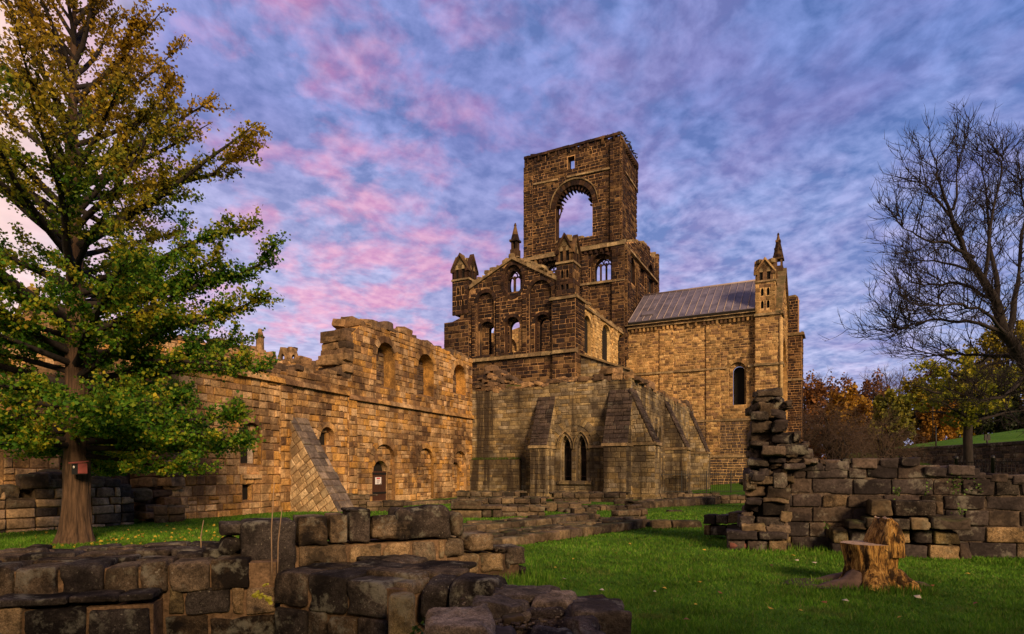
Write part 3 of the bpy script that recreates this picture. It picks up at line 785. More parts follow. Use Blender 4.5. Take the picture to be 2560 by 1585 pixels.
CW = Vector((12.55, 66.1)); CE_ = CW + E_ * 15.4
fC = Frame(CW, CE_)
def build_chancel():
    st = ST['chancel']; mb = MB(); zt_ = 17.35
    win = opx(fC, 1822, 1866, 905, 1012, 'round', ring=.4, fill=dict(y=.3, t=.4, ops=[opx(fC, 1831, 1861, 914, 1012, 'round', ring=.0, fill=dict(y=.55, dark=True))]))
    wall_into(mb, 0, fC.L, 0, [(0, zt_), (fC.L, zt_)], [win], 1.2, st)
    for a, b in ((1649, 1684), (1765, 1801)): pilaster(mb, fC.u(a), fC.u(b), 0, zt_ - .5, .16, st)
    strip(mb, fC.u(1570), fC.L, zt_, zt_, .3, .35, slot=4)
    for i in range(32):
        u = .7 + i * .42
        if RND.random() < .88: mb.box((u, -.26, zt_ - .55), (u + .2, 0, zt_ - .15), 0)
    z3 = fC.z(1750, 925)
    strip(mb, 0, fC.u(1818), z3, z3, .2, .22, slot=4); strip(mb, fC.u(1870), fC.L, z3, z3, .2, .22, slot=4)
    z4 = fC.z(1830, 1050); strip(mb, fC.u(1740), fC.L, z4, z4, .2, .2, slot=4)
    z5 = fC.z(1830, 1141); strip(mb, fC.u(1700), fC.L, z5, z5, .22, .3, slot=4)
    pl_ = [(0, z5), (fC.L, z5)]
    zq = fC.z(1830, 1052); mb.box((0, -.06, z5), (fC.L, .1, zq - .1), 1); facing(mb, lambda u, v, h: (u, -.06 - h, v), z5, zq - .1, lambda v: [(0, fC.L)], st, None, 5)
    mb.box((0, -.18, 0), (fC.L, .1, z5 - .1), 1); facing(mb, lambda u, v, h: (u, -.18 - h, v), 0, z5 - .12, lambda v: [(0, fC.L)], st, None, 5)
    mb.build('chancel_wall', GDM, church, fC.M)
    # corner buttress, stepped
    mb = MB(); ub = fC.u(1889); zb = fC.z(1915, 789)
    for p, z0, z1, uu in ((.55, 6.5, zb, ub), (.75, 0, 6.5, ub - .15)):
        mb.box((uu, -p, z0), (fC.L + .25, 1.5, z1), 1)
        facing(mb, lambda u, v, h, p=p: (u, -p - h, v), z0, z1, lambda v, uu=uu: [(uu, fC.L + .25)], st)
        facing(mb, lambda u, v, h, p=p: (fC.L + .25 + h, -p + u, v), z0, z1, lambda v, p=p: [(0, 1.5 + p)], st)
    for z in (zb, z3, z4): strip(mb, ub - .1, fC.L + .35, z, z, .25, .75, slot=4); mb.box((fC.L + .2, -.8, z - .12), (fC.L + .45, 1.5, z + .12), 4)
    for uu in (fC.L + .02,): mb.tube([(uu + .2, -.55, 7), (uu + .2, -.55, zb - .5)], [.18, .18], 8, 0)
    mb.build('buttress', GDM, church, fC.M)
    turret(fC, fC.u(1889), fC.u(1938), -.4, 1.5, zb, fC.z(1912, 707), fC.z(1912, 652), mats=[M_GD, M_GDM, M_DK, M_DARK, M_LEDGE])
    # east wall
    dv = Vector((.479, .878)); f = Frame(CE_, CE_ + dv * 13.2); mb = MB()
    ew = Op(2.6, 10.4, 3.0, 16.2, 'point', ring=.4, rise=5.2, fill=dict(y=.9, t=.3, ops=[]))
    wall_into(mb, 0, 13.2, 0, [(0, 17.5), (6.6, 23.2), (13.2, 17.5)], [ew], 1.3, st)
    pilaster(mb, 1.5, 2.1, 2, 17, .25, st)
    for (a, b) in (((.3, 17.8), (6.6, 23.3)), ((12.9, 17.8), (6.6, 23.3))):
        mb.hexa([(a[0], -.25, a[1]), (b[0], -.25, b[1]), (b[0], 1.4, b[1]), (a[0], 1.4, a[1])], [(a[0], -.25, a[1] + .35), (b[0], -.25, b[1] + .35), (b[0], 1.4, b[1] + .35), (a[0], 1.4, a[1] + .35)], 4)
    mb.build('chancel_wall', GDM, church, f.M)
    mb = MB()
    mb.box((11.0, -1.5, 0), (13.4, 1.2, 17.3), 1)
    facing(mb, lambda u, v, h: (11.0 - h, 1.2 - u, v), 0, 17.3, lambda v: [(0, 2.7)], st); facing(mb, lambda u, v, h: (u, -1.5 - h, v), 0, 17.3, lambda v: [(11, 13.4)], st)
    strip(mb, 10.9, 13.5, 17.3, 17.3, .3, .3, y=-1.5, slot=4); mb.box((10.85, -1.7, 17.15), (11, 1.2, 17.45), 4); mb.box((10.85, -1.7, 12.0), (11, 1.2, 12.25), 4)
    mb.box((11.2, -1.1, 17.3), (13.3, 1.1, 21.6), 1)
    facing(mb, lambda u, v, h: (11.2 - h, 1.1 - u, v), 17.3, 21.6, lambda v: [(0, 2.2)], st)
    rubble(mb, 11.2, 13.2, lambda u: 21.6, -1, 1, (.4, .7), 2, slot=4)
    mb.build('buttress', DKM, church, f.M)
    pinnacle(f, 6.6, .6, 22.3, 27.4, .5, frac=.48)
    # lead roof with standing seams
    mb = MB(); y1, y2 = -.35, 5.6
    ze, zr = 17.95, 22.4
    ua0, ua1, ur0 = .35, fC.u(1890), .55
    mb.hexa([(ua0, y1, ze - .1), (ua1, y1, ze - .1), (ua1, y2, zr - .1), (ur0, y2, zr - .1)], [(ua0, y1, ze), (ua1, y1, ze), (ua1, y2, zr), (ur0, y2, zr)], 0)
    mb.hexa([(ur0, y2, zr - .1), (ua1, y2, zr - .1), (ua1, 11.5, ze - .1), (ua0, 11.5, ze - .1)], [(ur0, y2, zr), (ua1, y2, zr), (ua1, 11.5, ze), (ua0, 11.5, ze)], 0)
    k = 17
    for i in range(k + 1):
        t = i / k; a = ua0 + (ua1 - ua0) * t; b = ur0 + (ua1 - ur0) * t
        mb.tube([(a, y1, ze + .03), (b, y2, zr + .03)], [.05, .05], 5, 1)
    mb.tube([(ur0, y2, zr + .03), (ua1, y2, zr + .03)], [.12, .12], 6, 1)
    mb.box((ua0, y1 - .03, ze - .25), (ua1, y1 + .05, ze - .05), 2)
    roof = mb.build('roof', [M_LEAD, M_LEADS, M_DARK], church, fC.M)
    mb = MB(); u = .05
    while u < ua1:                                             # stone slate course below the lead
        e = u + RND.uniform(.3, .5); q = RND.uniform(-.015, .015)
        for r_ in (0, 1): mb.hexa([(u, -.62 + .3 * r_, 17.5 + .2 * r_ + q), (e - .01, -.62 + .3 * r_, 17.5 + .2 * r_ + q), (e - .01, .1 + .3 * r_, 17.72 + .22 * r_), (u, .1 + .3 * r_, 17.72 + .22 * r_)],
                [(u, -.62 + .3 * r_, 17.57 + .2 * r_ + q), (e - .01, -.62 + .3 * r_, 17.57 + .2 * r_ + q), (e - .01, .1 + .3 * r_, 17.8 + .22 * r_), (u, .1 + .3 * r_, 17.8 + .22 * r_)], 0)
        u = e
    mb.build('eaves_course', [M_LEDGE], roof, fC.M)
    mb = MB(); t = .14; n_ = Vector((y2 - y1, zr - ze)).normalized()
    yc, zc = y1 + (y2 - y1) * t, ze + (zr - ze) * t
    mb.hexa([(1.6, yc, zc), (2.9, yc, zc), (2.9, yc + .8, zc + .6), (1.6, yc + .8, zc + .6)], [(1.6, yc - .1, zc + .2), (2.9, yc - .1, zc + .2), (2.9, yc + .7, zc + .8), (1.6, yc + .7, zc + .8)], 0)
    mb.build('roof_hatch', [M_LEAD], roof, fC.M)
M_LEAD = plain_mat('lead sheet', (.125, .11, .14), .55, .55, 1.1, .35, spec=.4, stretch=(1, 1, .35))
M_LEADS = plain_mat('lead roll', (.30, .24, .24), .5, .2, 3, .1, spec=.4)
build_chancel()
# ------------------------------------------------------------------ the long orange range on the left
W1A, W1B = P(500, 21.5), P(1180, 40.0)
f1 = Frame(W1A, W1B)
rng = thing('monastic_range', (W1A.x, W1A.y, 0), 'long orange sandstone range wall with round arched windows, a plank door and ragged top', 'ruined building')
ORM = [M_OR, M_ORM, M_OR, M_DARK, M_ORR]
def build_range():
    mb = MB(); st = ST['orange']
    low = prof(f1, [(480, 925), (600, 928), (690, 927), (760, 930), (830, 938), (868, 943)])
    low[0] = (-1.2, low[0][1])
    o1 = opx(f1, 601, 653, 1056, 1162, 'round', ring=.22, fill=dict(y=.22, t=.38, rev=5, ops=[Op(f1.u(604), f1.u(642), f1.z(624, 1158), f1.z(624, 1064), 'point', ring=.12, rise=1.0, fill=dict(y=.30, dark=True))]))
    o2 = opx(f1, 606, 629, 1207, 1250, 'rect', ring=.04, fill=dict(y=.22, dark=True))
    o3 = opx(f1, 798, 835, 1067, 1113, 'round', ring=.25, fill=dict(y=.3, t=.4, ops=[opx(f1, 808, 828, 1076, 1112, 'rect', ring=0, fill=dict(y=.10, dark=True))]))
    wall_into(mb, -1.2, f1.u(868), -.4, low, [o1, o2, o3], 1.3, st)
    for a, b, zt_ in ((697, 727, 952),): pilaster(mb, f1.u(a), f1.u(b), -.3, f1.z(b, zt_), .14, st)
    strip(mb, -1.2, f1.u(868), f1.z(500, 914), f1.z(868, 985), .2, .22, slot=0)
    # small sill below the left window
    mb.box((f1.u(602), -.16, f1.z(625, 1196)), (f1.u(648), 0, f1.z(625, 1186)), 0)
    rubble(mb, -1.0, f1.u(862), lambda u: float(np.interp(u, [p[0] for p in low], [p[1] for p in low])), 0, 1.2, (.3, .7), 2, slot=4, skip=.3)
    mb.build('range_wall', ORM + [M_PALE], rng, f1.M)
    # tall part
    mb = MB()
    u0 = f1.u(868)
    hi = prof(f1, [(868, 848), (880, 836), (898, 816), (910, 812), (945, 818), (970, 828), (1010, 834), (1046, 847), (1082, 865), (1115, 877), (1150, 888), (1180, 897)])
    hi[-1] = (f1.L, hi[-1][1])
    ops = []
    for (a, b, t_, s_) in ((941, 987, 856, 968), (1043, 1084, 885, 988), (1132, 1164, 911, 985)):
        m_ = a + (b - a) * .56
        ops.append(opx(f1, a, b, t_, s_, 'round', ring=.33, fill=dict(y=.72, t=.3, st=ST['rubble'], slot=5)))
    door = opx(f1, 933, 965, 1151, 1252, 'round', ring=.28, rise=.75)
    o4 = opx(f1, 931, 987, 1110, 1252, 'round', ring=.3, fill=dict(y=.2, t=.4, ops=[opx(f1, 934, 966, 1151, 1252, 'round', ring=.22, rise=.62)]))
    d_ = o4.fill['ops'][0]; d_.u0 = o4.u0 + .22; d_.u1 = d_.u0 + 1.28
    o5 = opx(f1, 1042, 1084, 1120, 1253, 'round', ring=.3, fill=dict(y=.2, t=.3, st=ST['rubble']))
    o6 = opx(f1, 1131, 1166, 1127, 1246, 'round', ring=.3, fill=dict(y=.22, t=.3, ops=[opx(f1, 1132, 1156, 1155, 1246, 'round', ring=.2, fill=dict(y=.2, t=.2, st=ST['rubble']))]))
    q = o6.fill['ops'][0]; q.u0 = o6.u0 + .08
    wall_into(mb, u0, f1.L, -.3, hi, ops + [o4, o5, o6], 1.5, (.2, .36, .26, .62, .024, .02, .06))
    zt_ = f1.z(868, 992)
    pilaster(mb, u0, f1.u(888), -.2, zt_, .14, st)
    strip(mb, u0, f1.L, zt_, f1.z(1175, 1043), .2, .2)
    top = lambda u: float(np.interp(u, [p[0] for p in hi], [p[1] for p in hi]))
    rubble(mb, u0, f1.L - .2, top, 0, 1.4, (.3, .75), 2, slot=4, skip=.12, lift=-.06)
    # torn left edge of the tall part
    z = f1.z(868, 940)
    while z < f1.z(880, 838):
        h = RND.uniform(.12, .2); k = RND.uniform(.0, .32) + .14 * math.sin(z * 3)
        rbox(mb, (u0 - k * .5, .7, z), (.35 + k * .5, RND.uniform(.5, .75), h), .07, 3, rz=RND.uniform(-.15, .15), amp=.05, slot=4, smooth=False)
        rbox(mb, (u0 - k * .35, RND.uniform(.0, .3), z + .05), (.3 + k * .3, .25, h), .07, 3, rz=RND.uniform(-.2, .2), amp=.05, slot=4, smooth=False)
        z += h * 1.7
    mb.build('range_wall', ORM + [M_SOOT], rng, f1.M)
    # plank door
    mb = MB(); n = 6; w_ = (d_.u1 - d_.u0)
    for i in range(n):
        a = d_.u0 + w_ * i / n; b = d_.u0 + w_ * (i + .94) / n
        zz_ = d_.z1 - .55
        mb.box((a, .27, d_.z0), (b, .33 + RND.uniform(0, .01), zz_), 0)
    for zc in (.35, 1.35): mb.box((d_.u0, .25, d_.z0 + zc), (d_.u1, .268, d_.z0 + zc + .1), 1)
    dr = mb.build('door', [M_OAK, M_IRON], rng, f1.M)
    mb = MB(); panel(mb, d_.outline(), [], .5, .05, 0, 0); mb.build('door_recess', [M_DARK], dr, f1.M)
    # warning notice on the door
    mb = MB(); a, b = f1.u(938.5) + .3, f1.u(953.5) + .3; z1, z0 = f1.z(946, 1193), f1.z(946, 1211)
    mb.box((a, .235, z0), (b, .247, z1), 0)
    W_, H_ = b - a, z1 - z0
    mb.box((a + W_ * .2, .230, z1 - H_ * .24), (a + W_ * .8, .2345, z1 - H_ * .07), 1)
    for t_, l, r_ in ((.36, .22, .72), (.43, .30, .78), (.54, .25, .75), (.66, .2, .75), (.76, .25, .6)):
        mb.box((a + W_ * l, .230, z1 - H_ * t_ - H_ * .035), (a + W_ * r_, .2345, z1 - H_ * t_), 2)
    for l in (.38, .8): mb.box((a + W_ * l, .230, z0 + H_ * .04), (a + W_ * (l + .12), .2345, z0 + H_ * .14), 2)
    s = mb.build('warning_sign', [M_WHITE, M_RED, M_TEXT], None, f1.M)
    tag(s, 'small white warning notice with red heading fixed to the plank door', 'sign')
    # raking buttress
    mb = MB(); u0 = f1.u(722); wd = 1.0; pr = 2.75; zt_ = f1.z(727, 1042); z0 = -.35
    A_, B_ = (0.0, zt_), (-pr, z0 + .25)
    mb.add([(u0, 0, z0), (u0, -pr, z0), (u0, B_[0], B_[1]), (u0, 0, zt_), (u0 + wd, 0, z0), (u0 + wd, -pr, z0), (u0 + wd, B_[0], B_[1]), (u0 + wd, 0, zt_)],
           [(0, 1, 2, 3), (4, 7, 6, 5), (1, 5, 6, 2), (2, 6, 7, 3)], 1)
    sl_ = math.hypot(pr, zt_ - B_[1]); ty, tz = -pr / sl_, (B_[1] - zt_) / sl_           # down-slope
    ny, nz = tz, -ty; ny, nz = (-(zt_ - B_[1]) / sl_, pr / sl_)
    # sloping top: courses of slabs
    facing(mb, lambda u, v, h: (u, ty * v + ny * h, zt_ + tz * v + nz * h), 0, sl_, lambda v: [(u0 - .03, u0 + wd + .03)], (.3, .42, .4, .7, .02, .03, .07), None, 5)
    # side: courses laid square to the slope
    def side(off, sg):
        def T(v, s_, h): return (off + sg * h, ty * s_ - ny * v, zt_ + tz * s_ - nz * v)
        def spans(s_):                             # courses square to the slope; v = distance in from it
            out = []; v0 = None
            for k in range(0, 81):
                v = 3.0 * k / 80; y = ty * s_ - ny * v; zz_ = zt_ + tz * s_ - nz * v
                ok = (-pr - .05 < y < -.02 and zz_ > z0 + .02)
                if ok and v0 is None: v0 = v
                if not ok and v0 is not None: out.append((v0, v)); v0 = None
            if v0 is not None: out.append((v0, 3.0))
            return out
        facing(mb, T, -.6, sl_ + 2.5, spans, (.24, .36, .3, .65, .03, .02, .05), None, 6)
    side(u0, -1); side(u0 + wd, 1)
    mb.build('raking_buttress', ORM + [M_LEDGE2, M_TAN], rng, f1.M)
M_LEDGE2 = stone_mat('grey slab stone', [(.21, .165, .13), (.16, .125, .105), (.25, .19, .145), (.13, .105, .09)], (.05, .04, .04), .6, .8, 0.1, .25, (.3, .28, .22), fine=14)
M_TAN = stone_mat('pale tan stone', [(.58, .42, .25), (.50, .35, .20), (.62, .47, .30), (.46, .33, .2)], (.12, .08, .05), .6, .6, .15, fine=14)
M_PALE = stone_mat('pale plastered jamb', [(.48, .40, .35)], (.25, .18, .14), .6, .9, 0, fine=12)
build_range()
# broken arm on the left end, its ragged core, and the recessed arch behind the tree
def build_range_left():
    mb = MB()
    z = -.3; A = f1.u(500)
    while z < 3.9:
        h = RND.uniform(.10, .2); reach = .55 + .9 * max(0, (1.6 - z) / 1.6) ** 1.3 + RND.uniform(-.15, .25)
        for k in range(3):
            rbox(mb, (-.9 - reach * RND.uniform(.1, .8), .1 + k * .45 + RND.uniform(-.1, .1), z), (RND.uniform(.22, .42), .3, h * .9), .07, 3, rz=RND.uniform(-.4, .4), tilt=(RND.uniform(-.1, .1), RND.uniform(-.1, .1)), amp=.05, slot=4, smooth=False)
        z += h * 1.5
    mb.build('broken_wall_end', ORM, rng, f1.M)
    # wall set back, with a tall arch and a corbel, running left behind the tree
    f = Frame(P(40, 13.6) + Vector((-4.2, 4.6)), P(515, 22.6) + Vector((-1.4, 2.8))); mb = MB()
    pts = [(0, 4.6), (f.L * .5, 5.0), (f.L * .8, 5.4), (f.L, 4.6)]
    op = Op(f.u(385), f.u(497), -.3, f.z(440, 1058), 'round', ring=.3, fill=dict(y=.7, t=.4))
    op2 = Op(f.u(150), f.u(240), -.3, f.z(195, 1080), 'round', ring=.3, fill=dict(y=.7, t=.4))
    wall_into(mb, 0, f.L, -.4, pts, [op, op2], 1.4, ST['orange'])
    rubble(mb, 0, f.L, lambda u: float(np.interp(u, [p[0] for p in pts], [p[1] for p in pts])), 0, 1.3, (.3, .7), 2, slot=4)
    mb.box((f.u(380), -.35, f.z(395, 1160)), (f.u(402), .1, f.z(395, 1148)), 0); mb.box((f.u(383), -.22, f.z(395, 1174)), (f.u(399), .1, f.z(395, 1160)), 0)
    mb.build('range_wall', ORM, rng, f.M)
build_range_left()
# far (cloister side) walls rising behind the range
def build_back():
    f = Frame(P(300, 26) + Vector((-3, 5)), P(880, 42)); mb = MB()
    pts = prof(f, [(230, 820), (330, 850), (450, 850), (560, 868), (592, 872), (640, 885), (672, 890), (700, 904), (750, 909), (815, 911), (880, 930)])
    op = opx(f, 714, 746, 924, 990, 'round', ring=.35, fill=dict(y=.6, dark=True)); op2 = opx(f, 610, 640, 950, 1000, 'round', ring=.3, fill=dict(y=.6, dark=True))
    u0 = pts[0][0]
    wall_into(mb, u0, f.L, 0, [(p[0], p[1]) for p in pts if p[0] <= f.L], [op, op2], 1.3, ST['orange'], zface=2.5)
    rubble(mb, u0, f.L, lambda u: float(np.interp(u, [p[0] for p in pts], [p[1] for p in pts])), 0, 1.2, (.35, .9), 2, slot=4)
    t = thing('cloister_wall', (f.A.x, f.A.y, 0), 'ragged brown wall rising behind the orange range, broken skyline of loose stones', 'ruined wall')
    mb.build('wall', ORM, t, f.M)
    # tall gable fragment seen through the tree at the far left
    g = Frame(P(-60, 34), P(190, 37)); mb = MB()
    pts = [(0, 8.0), (g.L * .35, 9.6), (g.L * .55, 12.4), (g.L * .78, 11.3), (g.L, 8.2)]
    wall_into(mb, 0, g.L, 0, pts, [opx(g, 70, 100, 900, 1010, 'round', ring=.3, fill=dict(y=.5, dark=True))], 1.3, ST['orange'], zface=2)
    rubble(mb, 0, g.L, lambda u: float(np.interp(u, [p[0] for p in pts], [p[1] for p in pts])), 0, 1.2, (.35, .9), 2, slot=4)
    t = thing('refectory_wall', (g.A.x, g.A.y, 0), 'tall broken gable fragment half hidden behind the big yellow green tree', 'ruined wall')
    mb.build('wall', ORM, t, g.M)
    # west front pinnacles far behind
    for (pc, pt, pb, hw, d, lab) in ((650, 822, 890, .55, 62, 'slim stone pinnacle on the skyline beside the tree'), (721, 870, 920, 0, 66, 'squat gabled stone turret cap on the skyline left of the range')):
        c = P(pc, d); t = thing('pinnacle' if hw else 'turret_cap', (c.x, c.y, 0), lab, 'pinnacle' if hw else 'turret')
        mb = MB(); zb, zt_ = ZZ(pb + 30, d), ZZ(pt, d)
        M = Matrix.Translation((c.x, c.y, 0)) @ Matrix.Rotation(R(-27), 4, 'Z')
        if hw:
            mb.box((-.8, -.8, 0), (.8, .8, zb), 0)
            for k, (a, b, z0, z1) in enumerate(((.9, .6, zb, zb + 1.0), (.42, .38, zb + 1.0, zt_ - .9), (.5, .42, zt_ - .9, zt_ - .75), (.36, .16, zt_ - .75, zt_))):
                mb.tube([(0, 0, z0), (0, 0, z1)], [a, b], 8 if k else 4, 0, smooth=False)
            mb.build('shaft', [M_ORR], t, M)
        else:
            for s in range(4):
                sub = MB(); T = Matrix.Rotation(s * math.pi / 2, 4, 'Z')
                panel(sub, [(-.8, 0), (.8, 0), (.8, zt_ - 1.3), (.35, zt_ - .1), (-.35, zt_), (-.8, zt_ - 1.2)], [Op(-.25, .25, zt_ - 2.2, zt_ - .8, 'round', ring=0).outline()], -.8, .25, 0, 0)
                mb.add([tuple(T @ Vector(p)) for p in sub.v], sub.f, 0)
            for k in range(6): rbox(mb, (RND.uniform(-.5, .5), RND.uniform(-.5, .5), zt_ - .1), (.25, .25, .2), .05, 3, amp=.05, slot=0, smooth=False)
            mb.build('cap', [M_ORR], t, M)
build_back()

# ------------------------------------------------------------------ chapter house
CHC = W1B + E_ * 10.8
fS = Frame(W1B, CHC); fX = Frame(CHC, CHC + N_ * 19.5)
ch = thing('chapter_house', (CHC.x, CHC.y, 0), 'grey streaked chapter house with sloping buttresses and paired pointed windows', 'ruined building')
CHM = [M_CH, M_CHM, M_CH, M_DARK, M_ORR, M_BUTT := stone_mat('black weathered slope stone', [(.075, .055, .048), (.06, .045, .042), (.095, .07, .058)], (.02, .017, .017), .6, .8, .2, .15, fine=12), M_LEDGE]
def buttress(fr, u0, u1, p, z0, zs, zt_, parent, top_out=.12, wd_top=None, ts=0.0):
    mb = MB(); st = ST['chapter']
    t0, t1 = (u0, u1) if wd_top is None else (u0 + (u1 - u0 - wd_top) * .5 + ts, u1 - (u1 - u0 - wd_top) * .5 + ts)
    mb.box((u0, -p, z0), (u1, .1, zs), 1)
    facing(mb, lambda u, v, h: (u, -p - h, v), z0, zs, lambda v: [(u0, u1)], (.22, .36, .35, .75, .02, .02, .04))
    for sg, uu in ((-1, u0), (1, u1)):
        facing(mb, lambda u, v, h, sg=sg, uu=uu: (uu + sg * h, -u, v), z0, zs, lambda v: [(0, p)], (.22, .36, .35, .75, .02, .02, .04))
        facing(mb, lambda u, v, h, sg=sg, uu=uu: (uu + sg * h, -u, v), zs + .1, zt_, lambda v: [(0, max(0, p * (1 - (v - zs) / (zt_ - zs)) - .08))], (.2, .3, .3, .6, .025, .02, .04))
    # string at the foot of the slope
    strip(mb, u0 - .08, u1 + .08, zs, zs, .16, .12, y=-p, slot=6)
    for sg, uu in ((-1, u0), (1, u1)): mb.box((min(uu, uu + sg * .1), -p - .1, zs - .08), (max(uu, uu + sg * .1), .0, zs + .08), 6)
    mb.add([(u0, 0, zs), (u0, -p, zs), (t0, 0, zt_), (u1, 0, zs), (u1, -p, zs), (t1, 0, zt_)], [(0, 1, 2), (3, 5, 4), (1, 4, 5, 2)], 1)
    # sloping weathered face
    L = math.hypot(p, zt_ - zs); ty, tz = -p / L, -(zt_ - zs) / L; ny, nz = -(zt_ - zs) / L, p / L
    def spans(v):
        k = 1 - v / L; return [(u0 + (t0 - u0) * k - .06, u1 + (t1 - u1) * k + .06)]
    facing(mb, lambda u, v, h: (u, ty * v + ny * h, zt_ + tz * v + nz * h), -.1, L + .05, spans, (.22, .34, .35, .6, .008, .06, .085), None, 5)
    # plinth
    mb.box((u0 - .15, -p - .15, z0), (u1 + .15, .05, z0 + .35), 0); mb.box((u0 - .08, -p - .08, z0 + .35), (u1 + .08, .05, z0 + .5), 0)
    return mb.build('buttress', CHM, parent, fr.M)
def build_chapter():
    st = ST['chapter']; mb = MB()
    ptS = prof(fS, [(1180, 978), (1265, 977), (1320, 968), (1400, 955), (1480, 950), (1578, 944)]); ptS[0] = (0, ptS[0][1]); ptS[-1] = (fS.L, ptS[-1][1])
    wins = [opx(fS, 1401, 1428, 1088, 1204, 'point', ring=.16, rise=.85), opx(fS, 1441.5, 1466, 1088, 1204, 'point', ring=.16, rise=.85)]
    for o in wins:
        o.fill = dict(y=.22, t=.3, ops=[Op(o.u0 + .13, o.u1 - .06, o.z0, o.z1 - .18, 'point', ring=0, rise=.8, fill=dict(y=.3, dark=True))])
    wall_into(mb, 0, fS.L, -.3, ptS, wins, 1.2, st)
    # relieving arch over the pair
    c = Op(fS.u(1392), fS.u(1482), fS.z(1437, 1125), fS.z(1437, 1062), 'round', ring=.42, rise=1.25, nv=22, proud=.045)
    voussoirs(mb, c, 0)
    # hood moulds
    for o in wins:
        arc = o.arc(.2, 14)
        for i in range(14):
            (a, b), (d, e) = arc[i], arc[i + 1]
            mb.hexa([(a, -.14, b), (d, -.14, e), (d, .02, e), (a, .02, b)], [(a, -.14, b + .08), (d, -.14, e + .08), (d, .02, e + .08), (a, .02, b + .08)], 6)
    zs = fS.z(1500, 1116)
    strip(mb, fS.u(1470), fS.u(1520), zs, zs, .14, .12, slot=6)
    strip(mb, fS.u(1395), fS.u(1480), fS.z(1437, 1207), fS.z(1437, 1207), .16, .14)
    # lower part of the left half stands forward under a grassy ledge
    zl = fS.z(1250, 1149); ul = fS.u(1304)
    mb.box((0.02, -.35, -.3), (ul, .05, zl), 1); facing(mb, lambda u, v, h: (u, -.35 - h, v), 0, zl, lambda v: [(.02, ul)], st)
    # pier beside the buttress
    mb.box((fS.u(1318), -.12, -.3), (fS.u(1338), .05, zs + .2), 1); facing(mb, lambda u, v, h: (u, -.12 - h, v), 0, zs + .2, lambda v: [(fS.u(1316), fS.u(1338))], st)
    # plinth
    zp = fS.z(1430, 1226)
    mb.box((fS.u(1318), -.18, -.3), (fS.L + .2, .05, zp - .2), 0); strip(mb, fS.u(1318), fS.L + .2, zp - .12, zp - .12, .16, .2, slot=0)
    top = lambda u: float(np.interp(u, [p[0] for p in ptS], [p[1] for p in ptS]))
    heap = lambda u: float(np.interp(u, [0, fS.u(1200), fS.u(1235), fS.u(1262), fS.u(1285), fS.u(1345), fS.u(1400), fS.u(1430), fS.u(1500), fS.u(1520), fS.L], [fS.z(1185, 905), fS.z(1200, 915), fS.z(1235, 935), fS.z(1262, 955), fS.z(1285, 965), fS.z(1345, 950), fS.z(1400, 945), fS.z(1430, 950), fS.z(1500, 934), fS.z(1520, 928), fS.z(1578, 942)]))
    rubble(mb, 0, fS.L, top, 0.0, .9, (.3, .7), 1, slot=4, lift=-.05)
    for y0, y1, l in ((.5, 1.2, .3), (1.0, 1.9, .7), (1.7, 2.6, 1.0)):
        rubble(mb, 0, fS.L, lambda u: top(u) + (heap(u) - top(u)) * l - .1, y0, y1, (.3, .7), 1, slot=4, skip=.05)
    for y0, y1, l in ((.3, .8, .15), (.7, 1.3, .45), (1.2, 1.8, .75), (1.7, 2.4, 1.0), (2.3, 3.2, 1.05)):
        rubble(mb, 0, fS.L, lambda u: top(u) + (heap(u) - top(u)) * l - .02, y0, y1, (.14, .4), 1, slot=4, skip=.05, n=2, gap=.9)
    # body behind so that the heap has a core
    k = 14
    for i in range(k):
        a, b = fS.L * i / k, fS.L * (i + 1) / k
        mb.box((a, 1.9, 5), (b, 6.0, heap((a + b) / 2) - .45), 4)
    mb.build('chapter_wall', CHM, ch, fS.M)
    # grass on the ledge
    mb = MB()
    for i in range(420):
        u = RND.uniform(.1, ul); h = RND.uniform(.06, .2); y = RND.uniform(-.36, -.02); a = RND.uniform(-.06, .06)
        mb.add([(u - .02, y, zl), (u + .02, y, zl), (u + a, y - .05, zl + h)], [(0, 1, 2)], 0)
    mb.build('ledge_grass', [M_BLADE], ch, fS.M)
    # iron grilles in the lancets
    for o in wins:
        s = o.fill['ops'][0]; mb = MB()
        for i in range(1, 5):
            u = s.u0 + (s.u1 - s.u0) * i / 5; mb.tube([(u, .42, s.z0), (u, .42, s.z1 - abs(i - 2.5) * .12 - .1)], [.012, .012], 4, 0)
        for zc in (.12, .5, .8): z = s.z0 + (s.z1 - s.z0) * zc; mb.box((s.u0, .405, z - .025), (s.u1, .435, z + .025), 0)
        mb.build('window_grille', [M_IRONR], ch, fS.M)
    # east side
    mb = MB()
    ptX = prof(fX, [(1578, 944), (1610, 962), (1650, 985), (1690, 1005), (1722, 1018), (1735, 1030)]); ptX[0] = (0, ptS[-1][1]); ptX[-1] = (19.5, ptX[-1][1])
    ops = []
    for a, b in ((1634, 1641), (1644, 1651), (1690, 1695), (1698, 1703)):
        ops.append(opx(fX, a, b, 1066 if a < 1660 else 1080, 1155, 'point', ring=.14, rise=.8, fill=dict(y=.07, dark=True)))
    wall_into(mb, 0, 19.5, -.3, ptX, ops, 1.2, st)
    tx = lambda u: float(np.interp(u, [p[0] for p in ptX], [p[1] for p in ptX]))
    rubble(mb, 0, 19.5, tx, 0, 1.1, (.3, .75), 2, slot=4, lift=-.05); rubble(mb, 0, 19.5, lambda u: tx(u) + .25, .8, 2.0, (.3, .75), 1, slot=4)
    mb.box((0, -.15, -.3), (19.5, .05, .55), 0)
    mb.build('chapter_wall', CHM, ch, fX.M)
    # overgrown vault top
    mb = MB()
    q0, q1 = fX.pt(.8, 1.0), fX.pt(19, 1.0); q2, q3 = fX.pt(19, 9.5), fX.pt(.8, 9.5)
    zt_ = ptS[-1][1]
